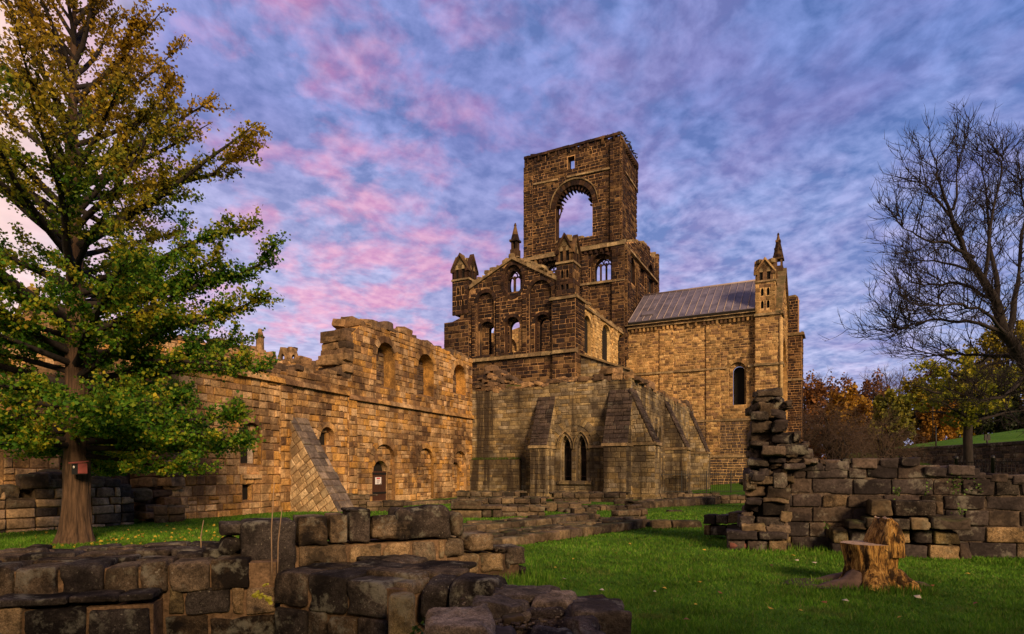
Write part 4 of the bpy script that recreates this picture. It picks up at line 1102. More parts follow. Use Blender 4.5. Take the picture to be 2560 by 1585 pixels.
    mb.hexa([(q0.x, q0.y, 5), (q1.x, q1.y, 5), (q2.x, q2.y, 5), (q3.x, q3.y, 5)], [(q0.x, q0.y, zt_ - .2), (q1.x, q1.y, zt_ - .1), (q2.x, q2.y, zt_ + .4), (q3.x, q3.y, zt_ + .3)], 0)
    mb.build('turf_roof', [M_MOSS], ch)
    # buttresses
    zs = fS.z(1350, 1120)
    buttress(fS, fS.u(1348), fS.u(1390) - .1, 1.35, -.2, zs, fS.z(1365, 996), ch)
    buttress(fS, fS.L - 1.25, fS.L + .1, 1.3, -.2, fS.z(1550, 1114), fS.z(1556, 978), ch)
    buttress(fX, -.15, 1.0, 1.45, -.2, fX.z(1590, 1112), fX.z(1577, 975), ch)
    buttress(fX, 8.6, 9.8, 1.55, -.2, 3.25, 6.6, ch)
    buttress(fX, 17.6, 18.9, 1.5, -.2, 3.2, 6.7, ch)
M_BLADE = plain_mat('ledge grass blades', (.06, .10, .015), .9, .4, 4, 0)
M_IRONR = plain_mat('rusty bars', (.05, .03, .028), .6, .3, 20)
M_MOSS = plain_mat('mossy turf', (.085, .085, .025), 1.0, .5, 2.5, .8)
build_chapter()
# ------------------------------------------------------------------ foreground and lawn walls (weathered blocks modelled one by one)
M_NEARW2 = stone_mat('lichened boulder', [(.20, .15, .11), (.16, .125, .095), (.23, .17, .115)], (.03, .024, .022), .85, 1.8, 0, .55, (.30, .28, .22), fine=26, bstr=1.0, bdist=.03, thr=.5, grain=1.0)
M_NEARM2 = stone_mat('dark grit', [(.085, .062, .052)], (.03, .022, .02), .8, 1.6, 0, fine=40, bstr=1.0, bdist=.03, grain=1.0)
NM = [M_NEAR, M_NEARW, M_NEARM]
def blk(mb, fr, pl, pr, pt, pb, y=0.0, dep=.45, r=.018, amp=.016, slot=0, n=7, fr_=2.2, tilt=(0, 0), sm=True):
    u0, u1 = fr.u(pl), fr.u(pr); pm = (pl + pr) / 2
    z1, z0 = fr.z(pm, pt), fr.z(pm, pb)
    rbox(mb, ((u0 + u1) / 2, y + dep / 2, (z0 + z1) / 2), ((u1 - u0) / 2 - .010, dep / 2, (z1 - z0) / 2 - .009), r, n, amp=amp, fr=fr_, slot=slot, tilt=tilt, smooth=sm, chip=.022)
def course(mb, u0, u1, z0, z1, w=(.3, .6), dep=.4, y=0.0, r=.014, amp=.011, n=6, slots=(0,), jz=.0, top=None):
    u = u0; ri = RND.uniform
    while u < u1 - .04:
        e = min(u + ri(*w), u1)
        if u1 - e < w[0] * .5: e = u1
        zt = z1 + ri(-jz, jz)
        if top: zt = min(zt, top((u + e) / 2) + ri(-.03, .03))
        if zt - z0 > .07:
            q = ri(-.02, .02)
            rbox(mb, ((u + e) / 2, y + dep / 2 + q, (z0 + zt) / 2), ((e - u) / 2 - .011, dep / 2, (zt - z0) / 2 - .010), r, n, rz=ri(-.015, .015), amp=amp, fr=2.4, slot=RND.choice(slots), chip=.018)
        u = e
def slabs(mb, u0, u1, y0, y1, z, size=(.25, .55), h=.06, slot=0, n=4, skip=.12):
    y = y0; ri = RND.uniform
    while y < y1:
        dy = ri(*size) * .7
        u = u0 + ri(-.2, 0)
        while u < u1:
            du = ri(*size)
            if ri(0, 1) > skip:
                rbox(mb, (u + du / 2, y + dy / 2, z + ri(-.03, .035)), (du / 2 - .01, dy / 2 - .01, h * ri(.7, 1.3)), .035, n, rz=ri(-.12, .12), tilt=(ri(-.05, .05), ri(-.05, .05)), amp=.02, fr=3, slot=slot)
            u += du
        y += dy
def front_left_wall():
    f = Frame(P(-120, 6.15), P(640, 6.9)); mb = MB()
    z = .6
    mb.box((-.3, .045, -.9), (f.u(690), 1.75, .55), 2)
    xs = [-120, -60, 35, 145, 262, 345, 420, 525, 624]
    for i in range(8):
        a, b = xs[i], xs[i + 1]; pm = (a + b) / 2
        u0, u1 = f.u(a), f.u(b); zt = .6 + (.012 if i % 2 else -.01) - (.02 if i == 4 else 0); zb = .27
        rbox(mb, ((u0 + u1) / 2, .22 + RND.uniform(-.02, .02), (zt + zb) / 2), ((u1 - u0) / 2 - .012, .24, (zt - zb) / 2), .02, 11, amp=.013, fr=2.4, slot=1 if i in (4,) else 0, chip=.025)
    # right half courses below
    for (a, b, s) in ((418, 460, 1), (460, 575, 0), (577, 612, 1), (614, 690, 1)): blk(mb, f, a, b, 1468, 1538, .0, .4, .02, .014, s, 8)
    for (a, b) in ((405, 520), (522, 690)): blk(mb, f, a, b, 1540, 1625, .02, .4, .02, .014, 0, 8)
    # stepped plinth on the left
    mb.box((-.3, -.30, -.9), (f.u(405), .1, .2), 2)
    course(mb, -.3, f.u(412), .24, .335, (.4, .8), .42, -.36, .02, .014, 8)
    for (a, b, s) in ((-100, 8, 0), (10, 96, 1), (98, 250, 0), (252, 400, 0)): blk(mb, f, a, b, 1503, 1640, -.34, .3, .02, .016, s, 8)
    slabs(mb, -.2, f.u(560), .42, 1.75, .575, (.25, .6), .05, 0, 5)
    course(mb, -.2, f.u(630), .3, .62, (.35, .7), .35, 1.5, .05, .02, 5, (0,), .03)
    t = thing('block_wall', (f.A.x, f.A.y, 0), 'broad flat topped blackened stone wall filling the bottom left corner', 'ruined wall')
    mb.build('masonry', NM, t, f.M)
def middle_wall():
    f = Frame(P(540, 7.0), P(1318, 8.9)); mb = MB()
    mb.box((f.u(610), .04, -.2), (f.u(1120), .62, .66), 2); mb.box((f.u(1120), .04, -.2), (f.u(1300), .6, .4), 2)
    B = lambda a, b, t, c, s=0, **k: blk(mb, f, a, b, t, c, k.pop('y', 0), k.pop('dep', .5), k.pop('r', .02), k.pop('amp', .013), s, k.pop('n', 10), **k)
    B(548, 612, 1308, 1346, 0, y=.1); B(546, 606, 1345, 1398, 0, y=.05, r=.09, amp=.05)
    B(600, 742, 1300, 1445, 0, r=.06, dep=.55, y=-.06); B(628, 668, 1400, 1448, 1, y=-.09, dep=.3)
    B(744, 822, 1290, 1367, 0); B(824, 871, 1284, 1358, 0); B(872, 930, 1272, 1359, 0, r=.03); B(930, 992, 1292, 1351, 0, tilt=(-.12, 0)); B(868, 928, 1271, 1282, 0, r=.02, y=-.02, n=5)
    B(993, 1129, 1267, 1350, 0, r=.06, amp=.035, dep=.6); B(940, 1040, 1296, 1352, 0, y=-.03, dep=.4, r=.08, amp=.03)
    B(1133, 1168, 1281, 1344, 1, r=.12, amp=.03, tilt=(0, -.12)); B(1112, 1166, 1347, 1396, 1, r=.07)
    B(1169, 1238, 1333, 1380, 0, r=.05)
    for (a, b, t, c, s) in ((700, 744, 1368, 1416, 1), (745, 870, 1362, 1418, 1), (872, 956, 1360, 1416, 1), (958, 1030, 1356, 1410, 1), (1032, 1095, 1352, 1406, 1), (1096, 1114, 1350, 1398, 1)): B(a, b, t, c, s, r=.03, amp=.014)
    for (a, b, t, c, s) in ((850, 975, 1418, 1462, 1), (977, 1058, 1412, 1455, 1), (1060, 1080, 1408, 1452, 1), (1082, 1133, 1402, 1452, 1), (1146, 1201, 1386, 1436, 1), (1203, 1262, 1384, 1432, 1), (1264, 1281, 1382, 1426, 0), (1236, 1270, 1366, 1384, 0), (1270, 1319, 1366, 1414, 0), (1150, 1230, 1438, 1470, 1), (1232, 1296, 1434, 1470, 1), (1297, 1321, 1416, 1470, 0)): B(a, b, t, c, s, r=.035, amp=.016)
    t = thing('block_wall', (f.A.x, f.A.y, 0), 'stepped wall of big upright and squared blocks across the centre foreground', 'ruined wall')
    mb.build('masonry', NM, t, f.M)
    # lower wall in front of it
    f = Frame(P(684, 6.82), P(1000, 6.05)); mb = MB()
    mb.box((.05, .05, -.9), (f.L - .03, 1.0, .40), 2)
    B = lambda a, b, t, c, s=0, **k: blk(mb, f, a, b, t, c, k.pop('y', 0), k.pop('dep', .45), k.pop('r', .022), k.pop('amp', .014), s, k.pop('n', 10), **k)
    B(684, 766, 1429, 1518, 0); B(768, 862, 1438, 1536, 0); B(864, 962, 1452, 1544, 0); B(955, 998, 1461, 1500, 0, y=.15)
    B(684, 764, 1521, 1610, 0); B(766, 812, 1526, 1610, 0); B(814, 890, 1540, 1620, 0); B(892, 965, 1546, 1620, 0)
    slabs(mb, .1, f.L - .1, .36, 1.15, .44, (.4, .8), .05, 0, 6, .05)
    t = thing('block_wall', (f.A.x, f.A.y, 0), 'low dark wall of rounded blocks in front of the stepped wall, beside a stone post', 'ruined wall')
    mb.build('masonry', NM, t, f.M)
    # short post
    g = Frame(P(950, 5.45), P(1040, 5.35)); mb = MB()
    u0, u1 = g.u(962), g.u(1023); zt_ = g.z(990, 1490)
    pts = [((u0 + u1) / 2, .1, -.4), ((u0 + u1) / 2, .1, 0), ((u0 + u1) / 2, .1, zt_ - .03), ((u0 + u1) / 2, .1, zt_)]
    mb.tube(pts, [(u1 - u0) / 2, (u1 - u0) / 2, (u1 - u0) / 2, (u1 - u0) / 2 - .02], 18, 0)
    o = mb.build('stone_post', [M_NEARW], None, g.M); tag(o, 'short round stone post standing in front of the low dark wall', 'post')
    # blocks behind the post
    h = Frame(P(1030, 6.2), P(1260, 6.0))
    for (a, b, t_, c, lab, y, tl) in ((1042, 1119, 1456, 1560, 'dark squat stone block beside the stone post, mossy flank', 0, .0), (1121, 1246, 1446, 1560, 'large greenish grey block, the bigger of two behind the wide flat wall', -.05, .03)):
        mb = MB(); blk(mb, h, a, b, t_, c, y, .55, .09, .035, 0, 10, 2.0, (0, tl))
        c0 = h.pt((h.u(a) + h.u(b)) / 2, .2)
        o = mb.build('stone_block', [M_NEAR], None, h.M); tag(o, lab, 'stone block')
    # wide wall end, bottom right of centre
    f = Frame(P(1030, 4.35), P(1590, 4.75)); mb = MB()
    zt_ = .52
    q = [G(1066, 1568, .36), G(1530, 1600, .36), G(1545, 1512, .36), G(1262, 1484, .36)]
    mb2 = MB()
    mb2.hexa([(p.x, p.y, -.5) for p in q], [(p.x, p.y, .30) for p in q], 2)
    k = 26; vs = []
    for i in range(k + 1):                                 # gritty, uneven wall core between the boulders
        for j in range(k + 1):
            v = q[0].lerp(q[1], i / k).lerp(q[3].lerp(q[2], i / k), j / k)
            e = min(i, k - i, j, k - j) / k
            n_ = noise.noise(Vector((v.x * 4, v.y * 4, 1))) * .045 + noise.noise(Vector((v.x * 13, v.y * 13, 4))) * .018 + noise.noise(Vector((v.x * 35, v.y * 35, 2))) * .008
            vs.append((v.x, v.y, .30 + min(.16, e * 1.4) + n_))
    mb2.add(vs, [(i * (k + 1) + j, (i + 1) * (k + 1) + j, (i + 1) * (k + 1) + j + 1, i * (k + 1) + j + 1) for i in range(k) for j in range(k)], 2, True)
    def R_(pl, pr, pt, pb, z, h, s=0, r=.09, amp=.04, rz=0.0, n=12, tl=(0, 0)):
        a = G(pl, pb, z); b = G(pr, pb, z); c = G((pl + pr) / 2, pt, z)
        wx = (b.x - a.x) / 2; dy = max(.12, (c.y - a.y) / 2)
        rbox(mb2, ((a.x + b.x) / 2 + .0, a.y + dy, z - h / 2), (wx, dy, h / 2), r, n, rz=rz, amp=amp, fr=2.6, slot=s, chip=.06, tilt=tl)
    R_(1054, 1232, 1515, 1566, .57, .5, 1, .045, .04, .16, tl=(.03, -.04)); R_(1172, 1330, 1488, 1522, .56, .3, 1, .05, .04, .1, tl=(-.04, .03)); R_(1224, 1412, 1461, 1492, .57, .3, 1, .05, .035, -.05)
    R_(1345, 1442, 1474, 1506, .57, .3, 1, .05, .035, -.25, tl=(.05, .0)); R_(1318, 1412, 1502, 1524, .52, .16, 3, .04, .03, .1); R_(1312, 1350, 1517, 1531, .50, .1, 1, .03, .02)
    R_(1438, 1580, 1492, 1528, .57, .95, 1, .03, .025, -.03, 14); R_(1255, 1310, 1533, 1546, .50, .1, 0, .02, .015, .1); R_(1150, 1330, 1556, 1640, .51, .5, 0, .06, .05, .05, tl=(.0, .05)); R_(1320, 1450, 1548, 1640, .53, .55, 3, .05, .045, -.05); R_(1440, 1560, 1532, 1640, .54, .6, 3, .05, .04, .0)
    R_(1246, 1300, 1458, 1470, .54, .2, 3, .04, .02)
    for i in range(420):
        p = G(RND.uniform(1150, 1500), RND.uniform(1495, 1572), .46); s = RND.uniform(.006, .02)
        rbox(mb2, (p.x, p.y, .462), (s, s, s * .6), s * .5, 2, slot=RND.choice((0, 1, 2)))
    t = thing('block_wall', (q[0].x, q[0].y, 0), 'wide broken wall end topped with rounded boulders and grit, nearest the lawn edge', 'ruined wall')
    mb2.build('masonry', [M_FOUND, M_NEARW2, M_NEARM2, M_NEAR], t)
front_left_wall(); middle_wall()

RM = [M_RT, M_NEARW, M_RTM, M_NEAR, M_FOUND]
def right_wall():
    f = Frame(P(1955, 12.5), P(2700, 10.9)); mb = MB()
    px = [1955, 2301, 2302, 2438, 2440, 2470, 2471, 2523, 2700]; py = [1152, 1144, 1168, 1165, 1181, 1181, 1186, 1186, 1192]
    us = [f.u(p) for p in px]; zs = [f.z(a, b) for a, b in zip(px, py)]
    top = lambda u: float(np.interp(u, us, zs))
    z = -.06; ri = RND.uniform
    for h in (.33, .30, .31, .27, .32, .27, .24):
        z1 = z + h
        course(mb, -.1, f.L, z, z1, (.26, .80), .5, 0, .016, .012, 7, (0, 0, 0, 1) if z < .5 else (0, 0, 0, 0, 3), 0, lambda u: top(u) if top(u) - z < h * 1.5 else 99)
        z = z1
    # back core
    for i in range(28):
        a = f.L * i / 28; b = f.L * (i + 1) / 28
        mb.box((a, .045, -.1), (b, 1.15, top((a + b) / 2) - .1), 2)
    # cap stones
    for (a, b, t_) in ((1960, 2060, 1153), (2062, 2125, 1152), (2127, 2195, 1146), (2197, 2250, 1148), (2252, 2303, 1142), (2306, 2366, 1167), (2367, 2438, 1163), (2440, 2470, 1178), (2473, 2524, 1184), (2530, 2600, 1188), (2602, 2690, 1190)):
        blk(mb, f, a, b, t_, t_ + 26, -.03 + ri(-.02, .04), 1.0, .022, .028, 0, 8)
    t = thing('block_wall', (f.A.x, f.A.y, 0), 'long purple brown coursed wall at right with lichen spots and stepped top', 'ruined wall')
    mb.build('masonry', RM, t, f.M)
    # moulded base projecting from it
    mb = MB()
    for (a, b, t_, c, y, s) in ((2161, 2215, 1246, 1286, -.55, 4), (2217, 2318, 1248, 1286, -.53, 3), (2319, 2342, 1250, 1284, -.4, 4), (2105, 2150, 1296, 1318, -.6, 4), (2145, 2205, 1288, 1318, -.66, 4), (2207, 2250, 1290, 1318, -.66, 3), (2252, 2300, 1289, 1318, -.66, 4), (2302, 2398, 1288, 1318, -.66, 4),
                                (2072, 2110, 1318, 1354, -.4, 1), (2112, 2180, 1318, 1352, -.42, 0), (2182, 2260, 1319, 1352, -.45, 1), (2262, 2312, 1318, 1352, -.48, 0), (2314, 2378, 1320, 1354, -.5, 1),
                                (2070, 2120, 1354, 1386, -.4, 0), (2122, 2190, 1353, 1388, -.42, 1), (2192, 2300, 1354, 1392, -.46, 0), (2302, 2376, 1355, 1396, -.5, 1), (2380, 2412, 1352, 1398, -.35, 0)):
        blk(mb, f, a, b, t_, c, y, .6, .02, .02, s, 7)
    mb.build('moulded_base', RM, t, f.M)
    # torn rubble stub at the left end
    g = Frame(P(1850, 12.7), P(1980, 12.4)); mb = MB()
    prof_ = [(978, 1893, 1948), (1000, 1884, 1962), (1030, 1881, 1966), (1060, 1882, 1962), (1085, 1880, 1984), (1100, 1874, 2010), (1125, 1878, 2028), (1150, 1880, 2052), (1175, 1874, 1972), (1205, 1866, 1972), (1240, 1872, 1970), (1270, 1866, 1968), (1300, 1858, 1968), (1330, 1852, 1968), (1375, 1852, 1970)]
    ys = [p[0] for p in prof_]; ls = [p[1] for p in prof_]; rs = [p[2] for p in prof_]
    y = 1372.0
    while y > 984:
        hpx = ri(13, 30) if y > 1060 else ri(14, 24)
        ym = y - hpx / 2; a, b = float(np.interp(ym, ys, ls)), float(np.interp(ym, ys, rs))
        x = a
        while x < b - 6:
            w_ = min(ri(24, 62), b - x)
            if b - x - w_ < 14: w_ = b - x
            u0, u1 = g.u(x), g.u(x + w_); z1, z0 = g.z(1915, ym - hpx / 2), g.z(1915, ym + hpx / 2)
            rbox(mb, ((u0 + u1) / 2, ri(.1, .35), (z0 + z1) / 2), ((u1 - u0) / 2 + ri(.0, .03), ri(.3, .55), (z1 - z0) / 2 * ri(.9, 1.1)), .024, 7, rz=ri(-.2, .2), tilt=(ri(-.12, .12), ri(-.1, .1)), amp=.032, fr=3.2, slot=RND.choice((0, 0, 4, 3, 2)), chip=.06)
            x += w_
        y -= hpx
    for i in range(30):
        ym = 1180 - 190 * i / 30 if i < 18 else 1372 - 190 * (i - 18) / 12
        a, b = float(np.interp(ym, ys, ls)), min(1960, float(np.interp(ym, ys, rs)))
        rbox(mb, (g.u((a + b) / 2), .55, g.z(1915, ym)), ((g.u(b) - g.u(a)) / 2 * .9, .3, .2), .06, 6, amp=.06, fr=2.5, slot=2)
    for (a, b, t_, c, s) in ((1896, 1932, 1012, 1050, 3), (1930, 1966, 1180, 1220, 3), (1872, 1896, 1180, 1200, 0), (1946, 2016, 1110, 1138, 3), (1902, 1960, 1252, 1288, 3), (1860, 1890, 1184, 1228, 3)):
        blk(mb, g, a, b, t_, c, -.25, .6, .022, .03, s, 7)
    mb.build('broken_stub', RM, t, g.M)
    # plinth and small wall at its foot
    mb = MB()
    for (a, b, t_, c, y, s) in ((1813, 1890, 1322, 1344, -.5, 0), (1891, 1964, 1322, 1344, -.5, 0), (1816, 1862, 1345, 1374, -.42, 0), (1863, 1915, 1345, 1374, -.42, 0), (1916, 1962, 1345, 1376, -.42, 1), (1845, 1888, 1288, 1322, -.2, 0), (1889, 1960, 1290, 1322, -.25, 3)):
        blk(mb, g, a, b, t_, c, y, .7, .022, .02, s, 7)
    mb.build('moulded_base', RM, t, g.M)
    h = Frame(P(1755, 14.6), P(1862, 13.9)); mb = MB()
    for (a, b, t_, c, s) in ((1756, 1788, 1286, 1312, 0), (1789, 1818, 1286, 1310, 3), (1819, 1856, 1279, 1310, 3), (1757, 1774, 1312, 1340, 1), (1775, 1816, 1314, 1340, 0), (1817, 1856, 1312, 1340, 0)):
        blk(mb, h, a, b, t_, c, 0, .6, .022, .02, s, 6)
    w2 = thing('block_wall', (h.A.x, h.A.y, 0), 'short low block wall left of the rubble stub at the lawn edge', 'ruined wall'); mb.build('masonry', RM, w2, h.M)
right_wall()

# low foundations across the lawn
def low_wall(label, pl, pyl, pr, pyr, h, wd, z0=0.0, rough=.02, wr=(.4, .8), mat=None, n=4, cat='low wall', top_skip=.05):
    A, B = G(pl, pyl, z0), G(pr, pyr, z0); f = Frame((A.x, A.y), (B.x, B.y)); mb = MB()
    rows = max(1, round(h / .24)); z = z0 - .06
    hh = (h + .06) / rows
    mb.box((.05, .1, z0 - .1), (f.L - .05, wd - .1, z0 + h - .05), 0)
    for r_ in range(rows):
        course(mb, 0, f.L, z, z + hh, wr, min(.4, wd), RND.uniform(-.02, .03), .03, .016, n, (0,), rough if r_ == rows - 1 else 0)
        z += hh
    if wd > .5: slabs(mb, 0, f.L, .32, wd - .25, z0 + h - .03, (.3, .6), .05, 0, 3, top_skip)
    if wd > .5: course(mb, 0, f.L, z0 - .06, z0 + h, wr, .3, wd - .3, .03, .016, 3, (0,), rough)
    course_end = MB()
    o = mb.build('low_wall', [mat or M_FOUND], None, f.M); tag(o, label, cat); return o
low_wall('long low foundation wall running from the stepped wall towards the chapter house, nearer of two', 1150, 1382, 1626, 1314, .2, 1.25)
low_wall('long low foundation wall, farther of the two narrow parallel ones on the lawn', 1150, 1334, 1502, 1297, .2, .85)
low_wall('upright block row ending the nearer foundation wall', 1546, 1304, 1620, 1300, .38, .5, wr=(.4, .7))
low_wall('thin low kerb of stone between the foundation wall and the rubble stub', 1628, 1318, 1756, 1318, .2, .35, wr=(.6, 1.0))
low_wall('low squared wall left of the steps, with a slab on top', 1126, 1294, 1204, 1294, .58, 1.2, wr=(.7, 1.1))
low_wall('stepped remains before the chapter house, left stretch in front', 1241, 1291, 1364, 1291, .36, 1.3)
low_wall('stepped remains before the chapter house, upper left stretch', 1180, 1272, 1366, 1270, .42, 1.4, .1)
low_wall('stepped remains before the chapter house, middle slab row', 1364, 1276, 1455, 1276, .3, .9, .08)
low_wall('stub of wall at the far end of the narrow foundation wall', 1436, 1293, 1494, 1292, .32, .6)
low_wall('broad low terrace below the paired pointed windows', 1384, 1256, 1566, 1256, .5, 1.6)
low_wall('back terrace edge beneath the chapter house left bay', 1141, 1252, 1300, 1252, .5, 1.5)
low_wall('long low terrace wall in front of the iron railings', 1600, 1273, 1802, 1258, .33, .8)
low_wall('raised kerb just below the iron railings', 1612, 1247, 1800, 1245, .28, .8)
low_wall('low wall stub between the railings and the rubble stub', 1804, 1257, 1884, 1256, .36, .6)
low_wall('flat rubble footing between the steps and the terrace', 1455, 1279, 1600, 1277, .18, 1.3, wr=(.2, .5), rough=.06)
low_wall('dark block pile against the range wall beside the raking buttress', 868, 1273, 926, 1272, .62, .7, wr=(.4, .8))
low_wall('low footing in front of the plank door', 916, 1279, 1012, 1277, .42, .5, wr=(.4, .8))
low_wall('low footing along the range wall by the blind arches', 1010, 1264, 1150, 1258, .18, .7)
low_wall('three block stub at the broken left end of the range wall', 384, 1306, 464, 1303, .5, .6, wr=(.38, .5))
def small_stones():
    for i, (px, py, w_, h_, lab) in enumerate(((1217, 1294, .17, .3, 'left of two rough upright stones under a slab'), (1243, 1294, .17, .3, 'right of two rough upright stones under a slab'), (1348, 1280, .22, .2, 'small rounded boulder on the stepped remains'), (1410, 1282, .25, .16, 'rounded boulder beside the wall stub on the steps'), (1425, 1283, .2, .14, 'smaller boulder leaning on the wall stub'), (1560, 1264, .45, .25, 'flat boulder on the rubble footing'), (1690, 1280, .3, .04, 'thin pale flagstone lying in the grass'))):
        p = G(px, py, 0); mb = MB(); rbox(mb, (0, .2, h_ / 2), (w_, .2, h_ / 2 + .03), .08, 5, amp=.03, fr=3, smooth=True)
        o = mb.build('loose_stone', [M_FOUND], None, Matrix.Translation(p)); tag(o, lab, 'stone')
    p = G(1126, 1294, 0); q = G(1256, 1294, 0); mb = MB()
    rbox(mb, ((q.x - p.x) / 2, .5, .36), ((q.x - p.x) / 2, .6, .06), .04, 6, amp=.02); o = mb.build('stone_slab', [M_FOUND], None, Matrix.Translation(p)); tag(o, 'long flat slab bridging the squared wall and two rough stones', 'slab')
small_stones()
# wall behind the big tree
def tree_wall():
    A, B = G(-60, 1332), G(338, 1306); f = Frame((A.x, A.y), (B.x, B.y)); mb = MB()
    px = [-60, 14, 16, 88, 90, 302, 304, 338]; py = [1226, 1226, 1240, 1236, 1197, 1193, 1239, 1241]
    us = [f.u(p) for p in px]; zs = [f.z(a, b) for a, b in zip(px, py)]; top = lambda u: float(np.interp(u, us, zs))
    z = -.25
    while z < 1.55:
        h = RND.uniform(.24, .32)
        for (a, b) in ((0, us[2]), (us[2], us[4]), (us[4], us[6]), (us[6], f.L)):
            tt = top((a + b) / 2)
            if z + h < tt + .1: course(mb, a, b, z, min(z + h, tt), (.35, .7), .45, 0, .03, .016, 5, (0, 0, 1) if z < .9 else (1,))
        z += h
    for (a, b) in ((0, us[2]), (us[2], us[4]), (us[4], us[6]), (us[6], f.L)):
        mb.box((a, .08, -.3), (b, .95, top((a + b) / 2) - .08), 2)
        rubble(mb, a, b, top, .02, .95, (.3, .7), 2, slot=1, lift=-.1, n=5)
    mb.box((0, -.12, -.4), (f.L - .1, .1, -.12), 2)
    t = thing('block_wall', (f.A.x, f.A.y, 0), 'coursed buff wall with dark slaty top behind the big tree trunk', 'ruined wall')
    mb.build('masonry', [M_FOUNDW, M_FOUND, M_FOUND], t, f.M)
    for (a, b, t_, lab) in ((290, 324, 1140, 'dark weathered stone pillar behind the coursed wall, taller and right of the tree'), (20, 62, 1185, 'dark stone pillar stump at far left behind the coursed wall')):
        d = 20.5; c = P((a + b) / 2, d); w_ = (b - a) / F * d / 2; zt_ = ZZ(t_, d); mb = MB()
        mb.tube([(0, 0, 0), (0, 0, zt_ - .2), (0, 0, zt_ - .19), (0, 0, zt_ - .12), (0, 0, zt_)], [w_, w_ * .96, w_ * 1.02, w_ * 1.25, w_ * 1.2], 10, 0, smooth=False)
        o = mb.build('stone_pillar', [M_PILL], None, Matrix.Translation((c.x, c.y, -.1))); tag(o, lab, 'pillar')
M_FOUNDW = stone_mat('buff wall stone', [(.55, .37, .20), (.48, .32, .18), (.60, .41, .23), (.42, .28, .17)], (.035, .026, .02), .7, 1.2, .1, .15, fine=16, thr=.54)
M_PILL = stone_mat('dark pillar stone', [(.075, .06, .06)], (.02, .017, .017), .5, 1.5, .3, fine=14)
tree_wall()

# ------------------------------------------------------------------ the tree-stump seat and the root log
M_WOOD, _t = new_mat('weathered gold wood')
def wood():
    t = _t; pos = t.n('ShaderNodeTexCoord').outputs['Object']
    g = t.noise(t.map(pos, scale=(14, 14, 2.2)), 1.8, 9, .72, .8); b = t.noise(t.map(pos, scale=(5, 5, 1.8)), 1.5, 6, .68, .6)
    c = t.ramp(g, [(.38, (.03, .014, .006)), (.48, (.26, .13, .035)), (.57, (.58, .33, .09)), (.74, (.78, .56, .26))])
    c = t.mix(t.math('MULTIPLY', t.ramp(b, [(.50, 0.0), (.58, 1.0)]), .92), c, (.02, .012, .008))
    finish(t, c, .85, t.math('ADD', g, b), 1.0, .05, .2)
wood()
M_ROOT = plain_mat('root bark', (.085, .055, .045), .95, .55, 9, .9, stretch=(1, 1, 1))
M_CUT, _c = new_mat('cut wood')
def cutwood():
    t = _c; pos = t.n('ShaderNodeTexCoord').outputs['Object']
    wv = t.n('ShaderNodeTexWave', {'Vector': t.map(pos, scale=(1, 1, 0)), 'Scale': 14.0, 'Distortion': 3.0, 'Detail': 3.0}, wave_type='RINGS', rings_direction='Z').outputs[1]
    n = t.noise(pos, 22, 5, .7)
    c = t.mix(1.0, t.ramp(wv, [(0, (.30, .20, .13)), (1, (.52, .39, .28))]), t.ramp(n, [(.3, .5), (.7, 1.3)]), 'MULTIPLY')
    finish(t, c, .9, n, .8, .02, .1)
cutwood()
M_LOG = plain_mat('reddish root wood', (.17, .065, .055), .85, .5, 10, .8)
